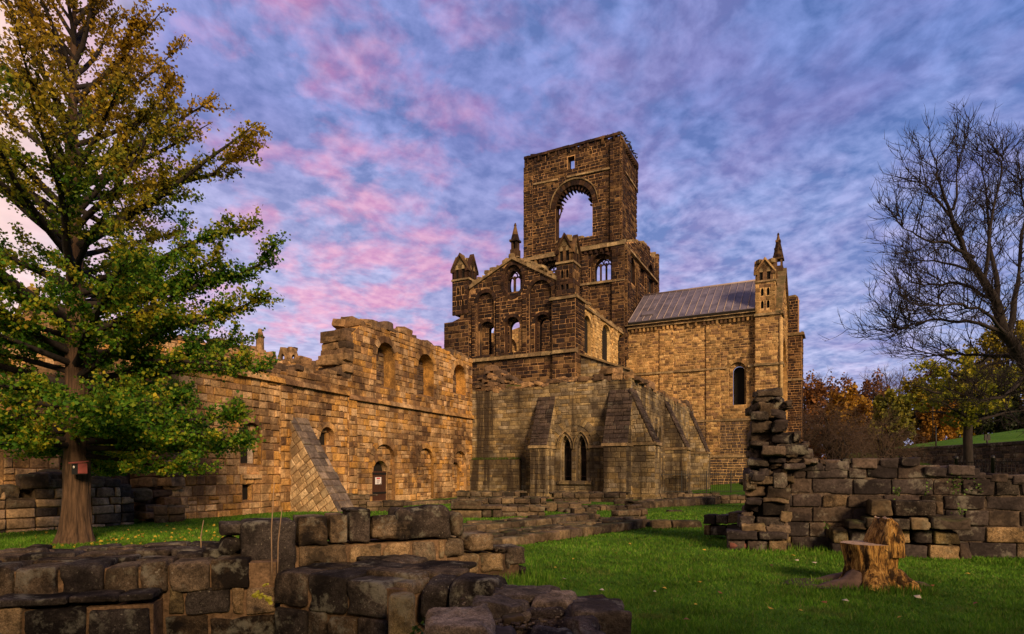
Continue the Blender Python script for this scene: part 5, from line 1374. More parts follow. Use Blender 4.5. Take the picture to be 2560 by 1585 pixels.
def stump():
    p = G(2180, 1468); t = thing('stump_seat', p, 'old tree stump carved into a seat with tall pointed back, roots spreading on grass', 'tree stump')
    M = WM[t.name]; mb = MB(); n = 72; k = 8.2 / F
    sx_ = lambda px: (px - 2186) * k
    rings = []
    def dense(q, m):
        q = np.array(q); t_ = np.linspace(0, 1, len(q)); u = np.linspace(0, 1, m); return [[float(np.interp(x, t_, q[:, c])) for c in range(q.shape[1])] for x in u]
    def ring(z, cx, rx, ry, nz, seed=0.0):
        out = []
        for i in range(n):
            a = 2 * math.pi * i / n; v = Vector((math.cos(a), math.sin(a), 0))
            w_ = 1 + nz * noise.noise(Vector((v.x * 2.2 + seed, v.y * 2.2, z * 1.5))) + nz * .7 * noise.noise(Vector((v.x * 6 + seed, v.y * 6, z * 2.0))) + nz * .6 * abs(noise.noise(Vector((v.x * 16 + seed, v.y * 16, z * 5)))) + nz * .25 * noise.noise(Vector((v.x * 34 + seed, v.y * 34, z * 14)))
            out.append((cx + v.x * rx * w_, v.y * ry * w_, z))
        return out
    body = [(-.05, sx_(2188), .62, .5, .45), (.06, sx_(2186), .50, .42, .4), (.15, sx_(2184), .40, .36, .3), (.26, sx_(2182), .365, .34, .2), (.4, sx_(2181), .37, .34, .18), (.54, sx_(2179), .39, .35, .14), (.615, sx_(2177), .40, .35, .1)]
    vs = []; fs = []
    body = dense([(b[0], b[1], b[2] * .86, b[3] * .86, b[4]) for b in body], 22)
    for q in body: vs += ring(*q)
    for r_ in range(len(body) - 1):
        for i in range(n): fs.append((r_ * n + i, r_ * n + (i + 1) % n, (r_ + 1) * n + (i + 1) % n, (r_ + 1) * n + i))
    mb.add(vs, fs, 0, True)
    b0 = len(body) - 1
    mb.add(vs[b0 * n:], [tuple(range(n))], 1)
    mb.build('trunk', [M_WOOD, M_CUT], t, M)
    mb = MB(); back = [(.45, sx_(2215), .215, .33, .15), (.62, sx_(2217), .19, .32, .16), (.74, sx_(2219), .165, .29, .16), (.84, sx_(2220), .13, .25, .14), (.905, sx_(2219), .10, .22, .1), (.965, sx_(2214), .055, .17, .12)]
    vs = []; fs = []
    back = dense(back, 16); nb_ = len(back) - 1
    for q in back: vs += ring(*q, 3.7)
    for i in range(n):                                     # uneven top edge
        j = nb_ * n + i; v = vs[j]; vs[j] = (v[0], v[1], v[2] + .03 * noise.noise(Vector((v[0] * 30, v[1] * 12, 0))))
    for r_ in range(len(back) - 1):
        for i in range(n): fs.append((r_ * n + i, r_ * n + (i + 1) % n, (r_ + 1) * n + (i + 1) % n, (r_ + 1) * n + i))
    mb.add(vs, fs, 0, True); mb.add(vs[nb_ * n:], [tuple(range(n))], 1)
    mb.build('backrest', [M_WOOD, M_CUT], t, M)
    def root(pts, rad):
        mb = MB(); out = []; rr = []
        for i in range(len(pts) - 1):
            for s in range(4):
                q = s / 4; a, b = Vector(pts[i]), Vector(pts[i + 1])
                v = a.lerp(b, q); v += Vector((0, noise.noise(v * 6) * .05, noise.noise(v * 5 + Vector((3, 1, 2))) * .025)); out.append(v); rr.append(rad[i] + (rad[i + 1] - rad[i]) * q + .02 * noise.noise(v * 9))
        mb.tube(out, rr, 9, 0); mb.build('root', [M_ROOT if len(pts) > 3 else M_WOOD], t, M)
    root([(-.25, -.1, .10), (-.55, -.2, .03), (-.85, -.22, .0), (-1.1, -.1, .0), (-1.4, 0, -.02)], [.17, .12, .08, .06, .03])
    root([(-.2, .1, .10), (-.5, .25, .03), (-.8, .3, .0), (-1.1, .35, -.03)], [.13, .09, .06, .03])
    root([(.25, 0, .12), (.5, .1, .02), (.7, .1, 0), (.95, .02, -.03)], [.16, .09, .05, .02])
    root([(.2, -.15, .18), (.34, -.34, .03), (.42, -.45, -.05)], [.14, .10, .04])
    root([(-.12, -.2, .2), (-.2, -.38, .04), (-.28, -.5, -.06)], [.16, .13, .04])
    mb = MB()
    for i in range(14):
        a = RND.uniform(0, 6.28); mb.add([], [])
    v = [(0, 0, .022)]; m = 40
    for i in range(m):
        a = 2 * math.pi * i / m; r_ = (.75 + .25 * noise.noise(Vector((math.cos(a) * 2, math.sin(a) * 2, 5)))) * (1.5 if math.cos(a) < 0 else 1.3)
        v.append((-.15 + r_ * math.cos(a), r_ * math.sin(a) * .42, .012 + .01 * noise.noise(Vector((a * 3, 1, 1)))))
    mb.add([(x, y, z + float(ground_z(p.x + x, p.y + y)) - p.z) for x, y, z in v], [(0, i + 1, (i + 1) % m + 1) for i in range(m)], 0)
    o = mb.build('soil', [M_SOIL], None, M); o['kind'] = 'structure'
M_SOIL = plain_mat('bare soil', (.045, .03, .022), 1.0, .5, 14, .8)
stump()
def log():
    p = G(1870, 1372); t = thing('root_log', p, 'reddish forked root log lying on the grass against the plinth', 'log'); M = WM[t.name]; k = 12.5 / F
    X = lambda px: (px - 1870) * k
    mb = MB()
    mb.tube([(X(1818), -.1, .09), (X(1835), -.1, .085), (X(1858), -.12, .075), (X(1880), -.12, .06), (X(1892), -.1, .08)], [.085, .09, .075, .07, .05], 10, 0)
    mb.build('log', [M_LOG], t, M)
    for pts, rad in (([(X(1880), -.1, .06), (X(1893), -.08, .16), (X(1880), -.02, .24), (X(1876), 0, .28)], [.07, .07, .05, .02]), ([(X(1885), -.12, .1), (X(1900), -.1, .15), (X(1912), -.08, .22), (X(1918), -.05, .27)], [.08, .08, .06, .02]), ([(X(1885), -.14, .05), (X(1900), -.2, .06), (X(1916), -.2, .1), (X(1925), -.2, .16)], [.08, .07, .05, .03])):
        mb = MB(); mb.tube(pts, rad, 8, 0); mb.build('root', [M_LOG], t, M)
log()
# ------------------------------------------------------------------ vegetation
NR = np.random.default_rng(11)
def leaf_mat(name, stops, hz=None, sc=.8, trans=.35):
    """stops: leaf colours; hz=(z0,z1,upper colours): leaves turn with height"""
    m, t = new_mat(name)
    geo = t.n('ShaderNodeNewGeometry'); rnd = geo.outputs['Random Per Island']; pos = geo.outputs['Position']
    k = len(stops)
    nz = t.noise(pos, sc, 3, .6)
    v = t.math('ADD', t.math('MULTIPLY', rnd, .62), t.math('MULTIPLY_ADD', nz, 1.5, -.55), clamp=True)
    c = t.ramp(v, [((i + .5) / k, s) for i, s in enumerate(stops)])
    if hz:
        z = t.n('ShaderNodeSeparateXYZ', {0: pos}).outputs[2]
        f = t.math('ADD', t.math('DIVIDE', t.math('SUBTRACT', z, hz[0]), hz[1] - hz[0]), t.math('MULTIPLY_ADD', nz, 1.6, -.8))
        up = t.ramp(v, [((i + .5) / len(hz[2]), s) for i, s in enumerate(hz[2])])
        c = t.mix(t.ramp(f, [(.15, 0.0), (.85, 1.0)]), c, up)
    r2 = t.math('FRACT', t.math('MULTIPLY', rnd, 91.7))
    c = t.mix(1.0, c, t.ramp(r2, [(0, .6), (1, 1.35)]), 'MULTIPLY')
    d = t.n('ShaderNodeBsdfPrincipled', {'Base Color': c, 'Roughness': .6, 'Specular IOR Level': .2})
    tr = t.n('ShaderNodeBsdfTranslucent', {'Color': c})
    t.n('ShaderNodeOutputMaterial', {'Surface': t.n('ShaderNodeMixShader', {0: trans, 1: d.outputs[0], 2: tr.outputs[0]}).outputs[0]})
    return m
def leaves(cent, size, name, mat, parent=None, M=None, aspect=1.0, flat=.0, kite=True):
    """one small kite-shaped face per leaf"""
    n = len(cent); cent = np.asarray(cent, float)
    a = NR.normal(size=(n, 3)); a[:, 2] *= (1 - flat); a /= np.linalg.norm(a, axis=1)[:, None] + 1e-9
    b = NR.normal(size=(n, 3)); b -= (b * a).sum(1)[:, None] * a; b /= np.linalg.norm(b, axis=1)[:, None] + 1e-9
    s = NR.uniform(size[0], size[1], n)[:, None]
    p0 = cent - a * s * .5; p1 = cent + a * s * .12 + b * s * .5 * aspect; p2 = cent + a * s * .5; p3 = cent + a * s * .12 - b * s * .5 * aspect
    v = np.stack([p0, p1, p2, p3], 1).reshape(-1, 3)
    f = np.arange(n * 4).reshape(-1, 4)
    return np_mesh(name, v, f, [mat], parent, M)
M_BARK = plain_mat('furrowed bark', (.075, .045, .028), .95, .85, 5, 1.0, stretch=(4, 4, .45))
M_BARKD = plain_mat('dark bark', (.022, .017, .016), .95, .5, 8, .8, stretch=(2, 2, .6))
M_TWIG = plain_mat('twigs', (.016, .012, .013), .95, .4, 8, 0)
M_GINK = leaf_mat('turning fan leaves', [(.03, .10, .010), (.065, .19, .016), (.14, .28, .022), (.30, .36, .03), (.52, .42, .03)], (5.0, 11.5, [(.13, .10, .015), (.24, .15, .02), (.40, .25, .022), (.56, .38, .03), (.28, .19, .02)]), .9, .55)
def big_tree():
    c = P(187, 13.6); zb = float(ground_z(c.x, c.y))
    t = thing('autumn_tree', (c.x, c.y, zb), 'tall conical tree turning from green to amber, the largest tree, at left', 'tree')
    M = WM[t.name]; ri = RND.uniform
    mb = MB(); n = 64; vs = []; fs = []
    prof_ = [(-.15, .52), (.08, .46), (.25, .40), (.6, .36), (1.2, .325), (1.8, .31), (2.6, .29), (3.6, .27), (5, .235), (6.5, .2), (8, .16), (9.5, .12), (11, .08), (12.5, .04), (13.6, .015)]
    zq = list(np.linspace(-.15, 4.5, 44)) + [5, 6.5, 8, 9.5, 11, 12.5, 13.6]
    prof_ = [(z, float(np.interp(z, [p[0] for p in prof_], [p[1] for p in prof_]))) for z in zq]
    for z, r in prof_:
        r *= .80
        for i in range(n):
            a = 2 * math.pi * i / n
            w_ = 1 + .10 * noise.noise(Vector((math.cos(a) * 2.5, math.sin(a) * 2.5, z * .5))) + (.10 * noise.noise(Vector((math.cos(a) * 6, math.sin(a) * 6, z * 1.2)))) + -.13 * abs(noise.noise(Vector((math.cos(a) * 7 + .4 * math.sin(z * 2), math.sin(a) * 7, z * .9)))) + .05 * noise.noise(Vector((math.cos(a) * 15, math.sin(a) * 15, z * 4))) + (.45 * max(0, .6 - z) * noise.noise(Vector((math.cos(a) * 2, math.sin(a) * 2, 3))))
            vs.append((r * w_ * math.cos(a) + .05 * math.sin(z * .5), r * w_ * math.sin(a), z))
    for k in range(len(prof_) - 1):
        for i in range(n): fs.append((k * n + i, k * n + (i + 1) % n, (k + 1) * n + (i + 1) % n, (k + 1) * n + i))
    mb.add(vs, fs, 0, True)
    mb.build('trunk', [M_BARK], t, M)
    R_ = lambda z: float(np.interp(z, [1.9, 2.3, 3.2, 5, 6.8, 7.4, 8.6, 9.4, 10.6, 12.2, 13.8], [2.6, 3.9, 4.6, 4.7, 4.7, 3.9, 3.6, 2.9, 2.3, 1.5, .4]))
    mb = MB(); cl = []
    def limb(p, az, el, L, r0, lev, curve):
        pts = [Vector(p)]; d = Vector((math.cos(az) * math.cos(el), math.sin(az) * math.cos(el), math.sin(el)))
        k = 7 if lev == 0 else 5
        for i in range(k):
            d = (d + Vector((ri(-.11, .11), ri(-.11, .11), curve + ri(-.05, .05)))).normalized()
            pts.append(pts[-1] + d * L / k)
        mb.tube(pts, [max(.006, r0 * (1 - i / (k + .3)) ** .9) for i in range(k + 1)], 6 if lev == 0 else 4, 0, cap=False)
        return pts
    def dress(pts, step, spread, start):
        L = sum((pts[i + 1] - pts[i]).length for i in range(len(pts) - 1)); m = max(2, int(L * (1 - start) / step))
        for j in range(m):
            q = start + (1 - start) * (j + ri(0, 1)) / m
            x = q * (len(pts) - 1); i = min(int(x), len(pts) - 2); v = pts[i].lerp(pts[i + 1], x - i)
            cl.append((v.x, v.y, v.z, spread))
    nb = 118
    for i in range(nb):
        z = 2.1 + (13.2 - 2.1) * ((i + .5) / nb) ** 1.45 + ri(-.12, .12)
        az = i * 2.39996 + ri(-1.1, 1.1)
        L = R_(z) * ri(.62, 1.06) * (1.0 if math.cos(az) > -.2 else .95)
        el = float(np.interp(z, [2.3, 4, 7, 10, 13], [.05, .22, .45, .7, 1.1])) + ri(-.12, .15)
        if z < 3.2: el = ri(-.22, .10)
        pts = limb((0, 0, z), az, el, L / max(.45, math.cos(el)) * .9, .02 + .018 * L, 0, .03 if z > 3.5 else -.01)
        dress(pts, .07 if z < 7 else .10, .12, .35)
        for s in range(int((4 + L * 2.6) * (1.15 if z < 6 else .78))):
            q = ri(.22, .95); x = q * (len(pts) - 1); k = min(int(x), len(pts) - 2); v = pts[k].lerp(pts[k + 1], x - k)
            sp = limb(v, az + RND.choice((-1, 1)) * ri(.4, 1.25), el + ri(-.35, .5), L * ri(.16, .36) * (1.2 - q * .5), .012, 1, .04)
            dress(sp, .050 if z < 5.5 else .072, .10, .05)
    # two long limbs that stand out on the right, one forked low limb
    for (z, pts_px) in ((3.3, [(230, 1060), (262, 1010), (300, 985), (350, 1000), (400, 1010), (440, 985)]), (7.6, [(260, 560), (340, 520), (430, 470), (520, 420), (580, 360), (622, 312)]), (5.4, [(260, 760), (360, 740), (470, 720), (560, 690), (640, 650), (697, 628)]), (4.3, [(250, 880), (350, 900), (480, 905), (580, 915), (680, 930)]), (6.2, [(240, 700), (380, 660), (500, 610), (570, 590), (618, 556)]), (4.9, [(240, 850), (380, 820), (520, 800), (600, 760), (676, 736)]), (3.0, [(240, 1060), (330, 1060), (470, 1050), (560, 1045), (632, 1045)]), (2.9, [(240, 1080), (350, 1075), (480, 1080), (560, 1100), (602, 1106)]), (8.9, [(240, 420), (320, 330), (390, 250), (436, 180)]), (10.2, [(230, 300), (290, 190), (330, 110), (352, 60)])):
        pts = [Vector((0, 0, z))]
        for j, (a, b) in enumerate(pts_px):
            q = P(a, 13.6); pts.append(Vector((q.x - c.x, ri(-.15, .15) * j * .6, ZZ(b, 13.6) - zb)))
        r0 = .11 if z in (3.3,) else .075
        mb.tube(pts, [max(.01, r0 * (1 - j / len(pts)) ** .8) for j in range(len(pts))], 7, 0, cap=False)
        dress(pts, .06, .12, .45)
        for s in range(26):
            q = ri(.3, 1.0); x = q * (len(pts) - 1); k = min(int(x), len(pts) - 2); v = pts[k].lerp(pts[k + 1], x - k)
            sp = limb(v, ri(-1.3, 1.3) if RND.random() < .8 else ri(0, 6.28), ri(-.2, .9), ri(.35, 1.0) * (1.25 - q * .7), .012, 1, .05)
            dress(sp, .05, .10, .05)
    mb.build('limbs', [M_BARKD], t, M)
    cl = np.array(cl); per = NR.poisson(7.0, len(cl))
    cc = np.repeat(cl, per, axis=0)
    pos = cc[:, :3] + NR.normal(size=(len(cc), 3)) * cc[:, 3:4] * .62
    keep = pos[:, 2] > 1.5
    leaves(pos[keep], (.036, .088), 'crown', M_GINK, t, M, 1.2)
    # bird box
    mb = MB()
    mb.box((-.09, -.11, 0), (.09, .11, .02), 0); mb.box((-.09, -.11, .02), (.09, .11, .24), 0); mb.hexa([(-.12, -.16, .24), (.12, -.16, .24), (.12, .12, .28), (-.12, .12, .28)], [(-.12, -.16, .26), (.12, -.16, .26), (.12, .12, .30), (-.12, .12, .30)], 1)
    mb.box((.091, -.10, .02), (.10, .1, .24), 1); mb.tube([(-.02, -.111, .16), (-.02, -.118, .16)], [.03, .03], 10, 2)
    B = P(199, 13.2); bb = mb.build('bird_box', [M_IRON, M_RED2, M_WHITE], None, Matrix.Translation((B.x, B.y, ZZ(1186, 13.2))) @ Matrix.Rotation(R(-20), 4, 'Z'))
    tag(bb, 'small dark bird box with reddish side tied to the big tree trunk', 'bird box')
M_RED2 = plain_mat('faded red board', (.26, .07, .065), .8, .3, 9)
big_tree()

def twig_tree(mb, limbs, spec, up=.10, droop=0.0, rad=.012):
    """limbs: list of (points, radii); spec: list of (count per metre, length range, radius)"""
    ri = RND.uniform
    def side(pts, r0, lev):
        if lev >= len(spec): return
        den, (l0, l1), rr, st = spec[lev]
        L = sum((pts[i + 1] - pts[i]).length for i in range(len(pts) - 1))
        for s in range(max(1, int(L * den + ri(0, 1)))):
            q = ri(st, 1.0); x = q * (len(pts) - 1); k = min(int(x), len(pts) - 2); v = pts[k].lerp(pts[k + 1], x - k)
            t = (pts[k + 1] - pts[k]).normalized()
            w_ = Vector((ri(-1, 1), ri(-1, 1), ri(-.6, 1))); w_ -= w_.dot(t) * t
            if w_.length < .1: continue
            d = (t * ri(.5, 1.0) + w_.normalized() * ri(.5, 1.0)).normalized()
            ln = ri(l0, l1) * (1.2 - .5 * q); p = [v]; m = 4
            for i in range(m):
                d = (d + Vector((ri(-.16, .16), ri(-.16, .16), up - droop * i / m + ri(-.08, .08)))).normalized(); p.append(p[-1] + d * ln / m)
            mb.tube(p, [rr * (1 - .75 * i / m) for i in range(m + 1)], 4 if lev == 0 else 3, 0, cap=False)
            side(p, rr, lev + 1)
    for pts, rads in limbs:
        side(pts, rads[0], 0)
def px3(px, py, d): p = P(px, d); return Vector((p.x, p.y, ZZ(py, d)))
def bare_tree():
    base = P(2700, 17.5); zb = float(ground_z(base.x, base.y))
    t = thing('bare_tree', (base.x, base.y, zb), 'huge leafless tree reaching in from the right edge with arching dark twigs', 'tree')
    ctl = [
        ([(2700, 1330, 17.5), (2665, 1110, 17.5), (2605, 965, 17.4), (2560, 901, 17.2), (2509, 835, 17), (2479, 743, 16.9), (2423, 637, 16.7), (2370, 518, 16.4), (2338, 400, 16.2), (2330, 306, 16)], .34),
        ([(2479, 743, 16.9), (2472, 650, 17.3), (2452, 470, 17.8), (2437, 290, 18)], .13), ([(2509, 835, 17), (2535, 690, 17.8), (2562, 480, 18.4), (2540, 290, 18.6)], .15),
        ([(2605, 965, 17.4), (2560, 930, 16.6), (2489, 985, 16), (2416, 1000, 15.7), (2350, 985, 15.5)], .15), ([(2500, 825, 17), (2400, 795, 16.2), (2330, 790, 15.8), (2250, 800, 15.4), (2180, 812, 15.2), (2142, 800, 15)], .09),
        ([(2423, 637, 16.7), (2360, 600, 16.2), (2290, 590, 15.8), (2220, 555, 15.5), (2185, 500, 15.3)], .08), ([(2479, 743, 16.9), (2380, 700, 17.2), (2300, 700, 17.3), (2220, 690, 17.4), (2178, 640, 17.4)], .09),
        ([(2395, 580, 16.6), (2330, 490, 16.8), (2270, 430, 17), (2232, 400, 17)], .07), ([(2540, 890, 17.1), (2420, 880, 17.8), (2330, 880, 18), (2230, 872, 18.2), (2160, 848, 18.2)], .09),
        ([(2450, 690, 16.8), (2470, 520, 17), (2500, 380, 17.2), (2512, 280, 17.2)], .08), ([(2560, 901, 17.2), (2600, 700, 17.5), (2640, 500, 18), (2640, 300, 18)], .16), ([(2370, 518, 16.4), (2380, 420, 16.8), (2400, 320, 17)], .06), ([(2440, 670, 16.8), (2340, 650, 17.8), (2260, 640, 18.2), (2190, 590, 18.4)], .07), ([(2509, 835, 17), (2430, 760, 15.6), (2350, 745, 15), (2250, 745, 14.6), (2190, 720, 14.5)], .08)]
    mb = MB(); limbs = []
    for pts, r0 in ctl:
        if r0 < .3:
            ox, oy = pts[0][0], pts[0][1]; m_ = len(pts) - 1
            pts = [(p[0] + (ox - p[0]) * .20 * j / m_ + 12, p[1] + (oy - p[1]) * .20 * j / m_ + 6, p[2]) for j, p in enumerate(pts)]
        else: pts = [(p[0] + (0 if j < 5 else 14), p[1] + (0 if j < 5 else (j - 4) * 16), p[2]) for j, p in enumerate(pts)]
        v = [px3(*p) for p in pts]; sm = []
        for i in range(len(v) - 1):
            for s in range(3):
                q = s / 3; a = v[i].lerp(v[i + 1], q)
                if sm or i: a += Vector((RND.uniform(-.05, .05), RND.uniform(-.05, .05), RND.uniform(-.05, .05))) * (1 if s else 0)
                sm.append(a)
        sm.append(v[-1]); k = len(sm)
        rd = [max(.010, r0 * (.62 if r0 < .3 else .8) * (1 - i / k) ** 1.15) for i in range(k)]
        mb.tube(sm, rd, 8, 0, cap=False); limbs.append((sm[2:] if r0 < .4 else sm[7:], rd))
    M = Matrix.Identity(4)
    mb.build('trunk', [M_BARKD], t, M)
    mb = MB()
    twig_tree(mb, limbs, [(8.0, (.6, 1.6), .015, .05), (6.6, (.3, .9), .0095, .10), (4.2, (.16, .5), .007, .15)], up=.12)
    mb.build('twigs', [M_TWIG], t, M)
bare_tree()

def crown_points(c, rad, n, clumps=40, cr=.22, shell=.55):
    u = NR.normal(size=(clumps, 3)); u /= np.linalg.norm(u, axis=1)[:, None]
    q = u * (NR.uniform(shell, 1.0, clumps) ** .7)[:, None] * np.array(rad) * (1 - cr * .6) + np.array(c)
    i = NR.integers(0, clumps, n)
    g = NR.normal(size=(n, 3)); g /= np.linalg.norm(g, axis=1)[:, None]
    s = NR.uniform(.5, 1.3, clumps)[i][:, None]
    return q[i] + g * (NR.uniform(0, 1, n) ** .45)[:, None] * np.array(rad) * cr * s
LM = {'rust': leaf_mat('rust leaves', [(.10, .045, .025), (.17, .075, .03), (.25, .11, .035), (.33, .16, .04)], None, .25, .3),
      'orange': leaf_mat('orange leaves', [(.14, .07, .016), (.27, .135, .02), (.38, .20, .025), (.46, .28, .035)], None, .3, .3),
      'yellow': leaf_mat('yellow leaves', [(.09, .09, .012), (.22, .20, .016), (.38, .30, .022), (.50, .38, .03)], None, .3, .3),
      'lime': leaf_mat('lime yellow leaves', [(.08, .10, .015), (.18, .21, .02), (.30, .30, .025), (.42, .36, .03)], None, .5, .4),
      'olive': leaf_mat('olive leaves', [(.05, .06, .015), (.10, .11, .018), (.18, .17, .022), (.30, .25, .03)], None, .4, .3),
      'dark': leaf_mat('dark evergreen leaves', [(.008, .014, .007), (.016, .028, .01), (.035, .045, .014)], None, .5, .2)}
def leafy_tree(px, d, pt, wpx, kind, label, name, n=3500, size=(.26, .5), zb=None, trunk=True, group=None, clumps=60, low=.02):
    c = P(px, d); z0 = float(ground_z(c.x, c.y)) if zb is None else zb
    zt = ZZ(pt, d); h = zt - z0; rx = wpx / 2 / F * d
    t = thing(name, (c.x, c.y, z0), label, 'tree', group); M = WM[t.name]
    mb = MB()
    if trunk:
        mb.tube([(0, 0, -.2), (.03, 0, h * .2), (-.05, .05, h * .5), (0, 0, h * .85)], [h * .028, h * .022, h * .014, .03], 8, 0)
        for i in range(12):
            a = RND.uniform(0, 6.28); z = h * RND.uniform(.18, .6); l = rx * RND.uniform(.5, .9)
            mb.tube([(0, 0, z), (math.cos(a) * l * .5, math.sin(a) * l * .5, z + h * .1), (math.cos(a) * l, math.sin(a) * l, z + h * .22)], [h * .010, h * .006, .02], 5, 0, cap=False)
        mb.build('trunk', [M_BARKD], t, M)
    zc = z0 + h * (low + 1) / 2
    pts = crown_points((c.x, c.y, zc), (rx * 1.12, rx, h * (1 - low) / 2), int(n * 1.7), clumps, .24, .35)
    leaves(pts, size, 'crown', LM[kind], t)
    return t
def twiggy_tree(px, d, pt, wpx, label, name, mat, spec, droop=0.0, nl=9, el=(.5, 1.3), up=.06, cat='tree', zb=None, r0=.06):
    c = P(px, d); z0 = float(ground_z(c.x, c.y)) if zb is None else zb
    h = ZZ(pt, d) - z0; rx = wpx / 2 / F * d
    t = thing(name, (c.x, c.y, z0), label, cat); M = WM[t.name]
    mb = MB(); limbs = []; ri = RND.uniform
    for i in range(nl):
        a = i * 2.4 + ri(-.4, .4); rr = rx * ri(.35, .95); hh = h * ri(.7, .98) * (1 - .35 * (rr / rx) ** 2)
        pts = []
        for k in range(9):
            q = k / 8; x = rr * q ** 1.3; z = hh * (math.sin(q * math.pi * .5) if not droop else math.sin(min(1, q * 1.35) * math.pi * .5) - droop * max(0, q - .6) ** 2 * 2.2)
            pts.append(Vector((math.cos(a) * x + ri(-.06, .06) * q, math.sin(a) * x + ri(-.06, .06) * q, z - .1)))
        rd = [max(.012, r0 * (1 - k / 9)) for k in range(9)]
        mb.tube(pts, rd, 5, 0, cap=False); limbs.append((pts[2:], rd))
    mb.build('stems', [M_BARKD], t, M)
    mb = MB(); twig_tree(mb, limbs, spec, up=up, droop=droop)
    mb.build('twigs', [mat], t, M)
    return t
M_TWP = plain_mat('mauve twigs', (.085, .055, .055), .95, .4, 4, 0)
M_TWB = plain_mat('brown twigs', (.10, .065, .045), .95, .4, 4, 0)
def hill_trees():
    L = leafy_tree
    L(2012, 92, 922, 130, 'rust', 'rusty brown wood-edge tree nearest the chancel corner', 'woodland_tree', 4200)
    L(2075, 100, 918, 120, 'rust', 'brown tree behind the weeping shrub, between rusty and orange ones', 'woodland_tree', 3600)
    L(2120, 84, 938, 110, 'orange', 'bright orange rounded tree above the weeping shrub', 'woodland_tree', 4200)
    L(2185, 95, 925, 120, 'rust', 'dull russet tree right of the bright orange one', 'woodland_tree', 3600)
    L(2232, 78, 960, 110, 'olive', 'olive brown tree in front of the russet one on the slope', 'woodland_tree', 3800)
    L(2290, 84, 930, 120, 'yellow', 'mustard yellow tree at the top of the leaf strewn bank', 'woodland_tree', 4200)
    L(2345, 80, 985, 90, 'orange', 'low amber tree at the head of the grass slope', 'woodland_tree', 3400)
    L(2385, 92, 905, 140, 'olive', 'tall olive tree behind the amber one on the hill', 'woodland_tree', 4200)
    L(2450, 88, 890, 120, 'yellow', 'yellow leaved hill tree seen through the bare branches', 'woodland_tree', 4200)
    L(2520, 92, 760, 170, 'yellow', 'tallest golden tree high on the hill at the right edge', 'woodland_tree', 6000)
    L(2570, 76, 900, 150, 'dark', 'dark evergreen mass at the right edge of the hill', 'woodland_tree', 5200)
    L(2490, 62, 985, 110, 'dark', 'dark drooping evergreen above the grass slope at right', 'woodland_tree', 4600, size=(.16, .3))
    L(2330, 104, 890, 110, 'rust', 'distant brown tree showing above the mustard yellow one', 'woodland_tree', 3000)
    sp = [(1.6, (1.2, 2.6), .03, .1), (2.2, (.6, 1.3), .018, .1), (3.0, (.3, .7), .012, .2)]
    twiggy_tree(2165, 96, 898, 130, 'mauve leafless tree rising behind the russet trees', 'woodland_tree', M_TWP, sp, 0, 12, r0=.14)
    twiggy_tree(2235, 90, 890, 120, 'mauve brown leafless tree between olive and mustard ones', 'woodland_tree', M_TWP, sp, 0, 12, r0=.14)
    twiggy_tree(2040, 104, 908, 120, 'thin leafless treetop above the rusty trees', 'woodland_tree', M_TWP, sp, 0, 10, r0=.14)
    # shrubs behind the right wall
    s2 = [(5.5, (.6, 1.5), .011, .15), (6, (.3, .8), .006, .1), (4, (.15, .4), .004, .1)]
    twiggy_tree(2085, 24, 1002, 190, 'wide weeping leafless shrub behind the right wall, nearest the rubble stub', 'weeping_shrub', M_TWB, s2, .55, 22, up=.02, cat='shrub', r0=.05)
    twiggy_tree(2210, 27, 1040, 150, 'smaller tangled leafless shrub right of the wide weeping one', 'weeping_shrub', M_TWB, s2, .4, 16, up=.02, cat='shrub', r0=.05)
    # mid-distance tree with a straight trunk and thin yellow-green leaves
    c = P(2420, 27); z0 = float(ground_z(c.x, c.y)); t = thing('park_tree', (c.x, c.y, z0), 'straight trunked tree with sparse yellow green leaves in front of the park wall', 'tree'); M = WM[t.name]
    mb = MB(); h = ZZ(850, 27) - z0
    mb.tube([(0, 0, -.3), (.02, 0, 1.0), (-.02, 0, 2.2), (.02, 0, 3.2), (.05, 0, 5), (.2, .1, h)], [.26, .19, .18, .17, .11, .03], 12, 0)
    limbs = []
    for i in range(16):
        a = i * 2.4; z = RND.uniform(2.8, 5.5); l = RND.uniform(1.6, 3.0)
        pts = [Vector((math.cos(a) * l * q, math.sin(a) * l * q, z + 1.2 * q - .5 * q * q + RND.uniform(-.1, .1))) for q in np.linspace(0, 1, 6)]
        rd = [.09 * (1 - k / 6.5) for k in range(6)]; mb.tube(pts, rd, 6, 0, cap=False); limbs.append((pts, rd))
    mb.build('trunk', [M_BARKD], t, M)
    mb = MB(); twig_tree(mb, limbs, [(4, (.5, 1.2), .014, .2), (5, (.25, .6), .008, .2)], up=.03); mb.build('twigs', [M_TWIG], t, M)
    pts = crown_points((c.x - .1, c.y, z0 + h * .67), (2.8, 2.7, h * .29), 4600, 60, .16, .25)
    leaves(pts, (.09, .17), 'crown', LM['lime'], t)
hill_trees()

